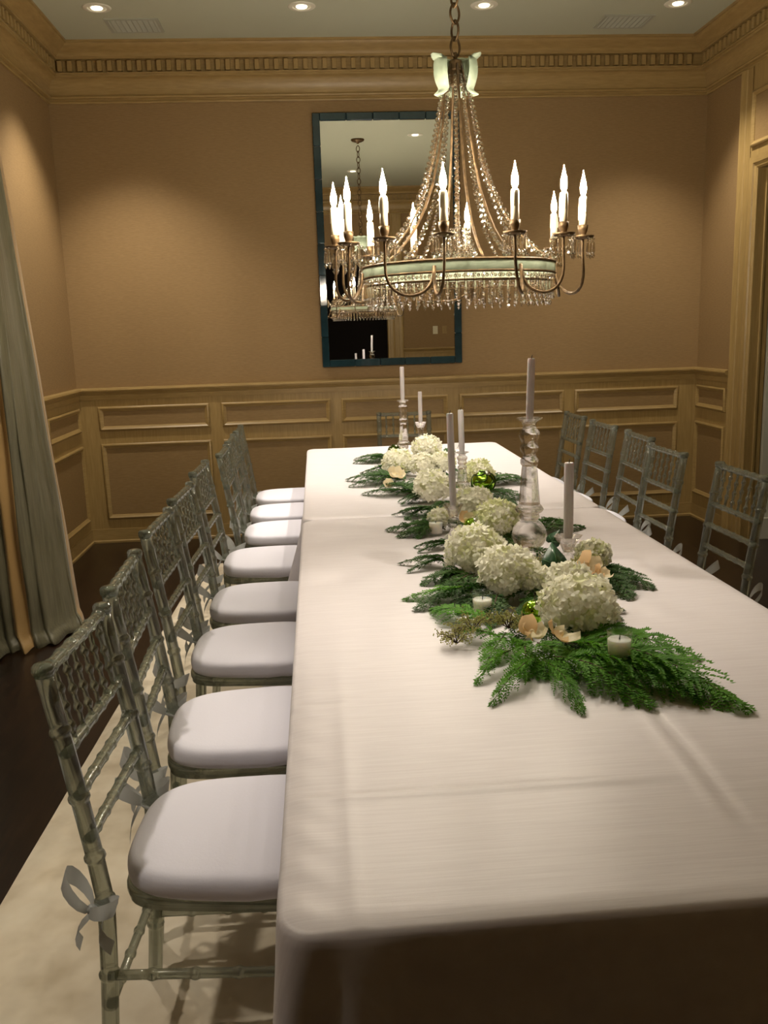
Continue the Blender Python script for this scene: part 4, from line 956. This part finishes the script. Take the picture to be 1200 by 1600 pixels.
for i, (a, b, c, d, lab) in enumerate(SPR):
    key, _, txt = (lab or 'deep|dark cedar sprig deep inside the garland between the blooms').rpartition('|')
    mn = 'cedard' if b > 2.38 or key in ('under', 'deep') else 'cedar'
    grp = {'edge': 'cedar sprigs along the garland edge', 'under': 'cedar sprigs under the hydrangeas', 'deep': 'cedar sprigs deep in the garland'}.get(key, 'cedar sprays of the garland')
    if txt.startswith('bright cedar sprig'): grp = 'bright sprigs below the peach pair'
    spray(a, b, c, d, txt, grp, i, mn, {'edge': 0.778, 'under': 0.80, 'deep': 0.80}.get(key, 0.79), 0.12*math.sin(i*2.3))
def ivy(x, y, z, s, rot, label):
    e = tag(empty('ivy_leaf', (x, y, z)), label, 'leaf'); e.rotation_euler = rot
    out = [(0, -0.02), (0.25, -0.20), (0.52, -0.20), (0.66, 0.02), (0.64, 0.28), (0.52, 0.52), (0.36, 0.72), (0.18, 0.96), (0, 1.2)]
    pts = out+[(-x_, y_) for x_, y_ in out[-2:0:-1]]
    mb = MB(); mb.v = [(0, 0.25*s, 0.05*s)]+[(x_*s, y_*s, -0.18*s*abs(x_)**1.5-0.1*s*max(0, y_-0.5)) for x_, y_ in pts]; n = len(pts)
    mb.f = [(0, 1+i, 1+(i+1) % n) for i in range(n)]
    o = mb.build('blade', 'ivy', e); o.modifiers.new('thickness', 'SOLIDIFY').thickness = 0.0015
    v = MB(); v.tube([(0, 0, 0.012*s), (0, 0.4*s, 0.045*s), (0, 1.0*s, -0.04*s)], [0.0014, 0.001, 0.0004], 5)
    for sg in (-1, 1): v.tube([(0, 0.05*s, 0.03*s), (sg*0.3*s, 0.2*s, 0.0*s), (sg*0.6*s, 0.36*s, -0.07*s)], [0.001, 0.0008, 0.0004], 5)
    v.build('vein', 'vein', e); MB().tube([(0, 0, 0), (0, -0.4*s, -0.2*s)], 0.0014, 6).build('stalk', 'vein', e)
ivy(0.660, 2.43, 0.820, 0.064, (1.0, 0.1, 0.2), 'large dark green ivy leaf at the foot of the tallest candlestick')
ivy(0.690, 2.60, 0.850, 0.038, (1.2, 0.4, -0.9), 'narrow dark ivy leaf standing beside the tallest candlestick')
def filler(x, y, z, r, label, seed, n=420):
    rnd = random.Random(seed); e = tag(empty('seeded_filler', (x, y, z)), label, 'filler sprig', 'olive seeded filler')
    mb, tw = MB(), MB()
    for i in range(26):
        d = Vector((rnd.gauss(0, 1), rnd.gauss(0, 1), abs(rnd.gauss(0, 0.7)))).normalized()*r*1.15*rnd.uniform(0.6, 1.1); d.z *= 0.65
        tw.tube([(0, 0, -0.01), tuple(d*0.5+Vector((0, 0, 0.004))), tuple(d)], [0.0009, 0.0007, 0.0004], 4)
        for k in range(n//26):
            p = d*rnd.uniform(0.45, 1.05)+Vector((rnd.gauss(0, 0.005), rnd.gauss(0, 0.005), rnd.gauss(0, 0.004))); mb.ball(tuple(p), rnd.uniform(0.0014, 0.0026), 5, 3)
    tag(mb.build('seeds', 'seed', e), kind='stuff'); tw.build('twigs', 'bark', e)
filler(0.345, 2.030, 0.790, 0.062, 'olive seeded filler spilling left onto the cloth', 1); filler(0.430, 2.010, 0.800, 0.052, 'olive seeded filler left of the nearest green bauble', 2)
filler(0.300, 1.985, 0.778, 0.045, 'thin olive sprig lowest at the near left', 3, 240); filler(0.735, 2.380, 0.840, 0.040, 'olive seeded filler among the peach blossoms on the right', 4); filler(0.600, 2.47, 0.810, 0.040, 'olive filler below the ivy leaf', 5)
filler(0.690, 3.95, 0.820, 0.060, 'olive filler around the swirled bauble', 6)

# small place card at the far end
e = tag(empty('place_card', (0.852, 5.45, TZ+0.002), 0.0), 'tiny white place card at the far end between the tapers', 'card')
m = MB(); m.quadgrid([[(-0.022, -0.014, 0.0), (0.022, -0.014, 0.0)], [(-0.022, 0, 0.038), (0.022, 0, 0.038)], [(-0.022, 0.014, 0.0), (0.022, 0.014, 0.0)]])
o = m.build('card', 'card', e, False); o.modifiers.new('thickness', 'SOLIDIFY').thickness = 0.001
MB().tube([(-0.006, -0.0125, 0.008), (0.000, -0.0092, 0.014), (0.002, -0.0065, 0.022), (0.008, -0.0045, 0.028)], 0.0012, 5).build('mark', 'ink', e)
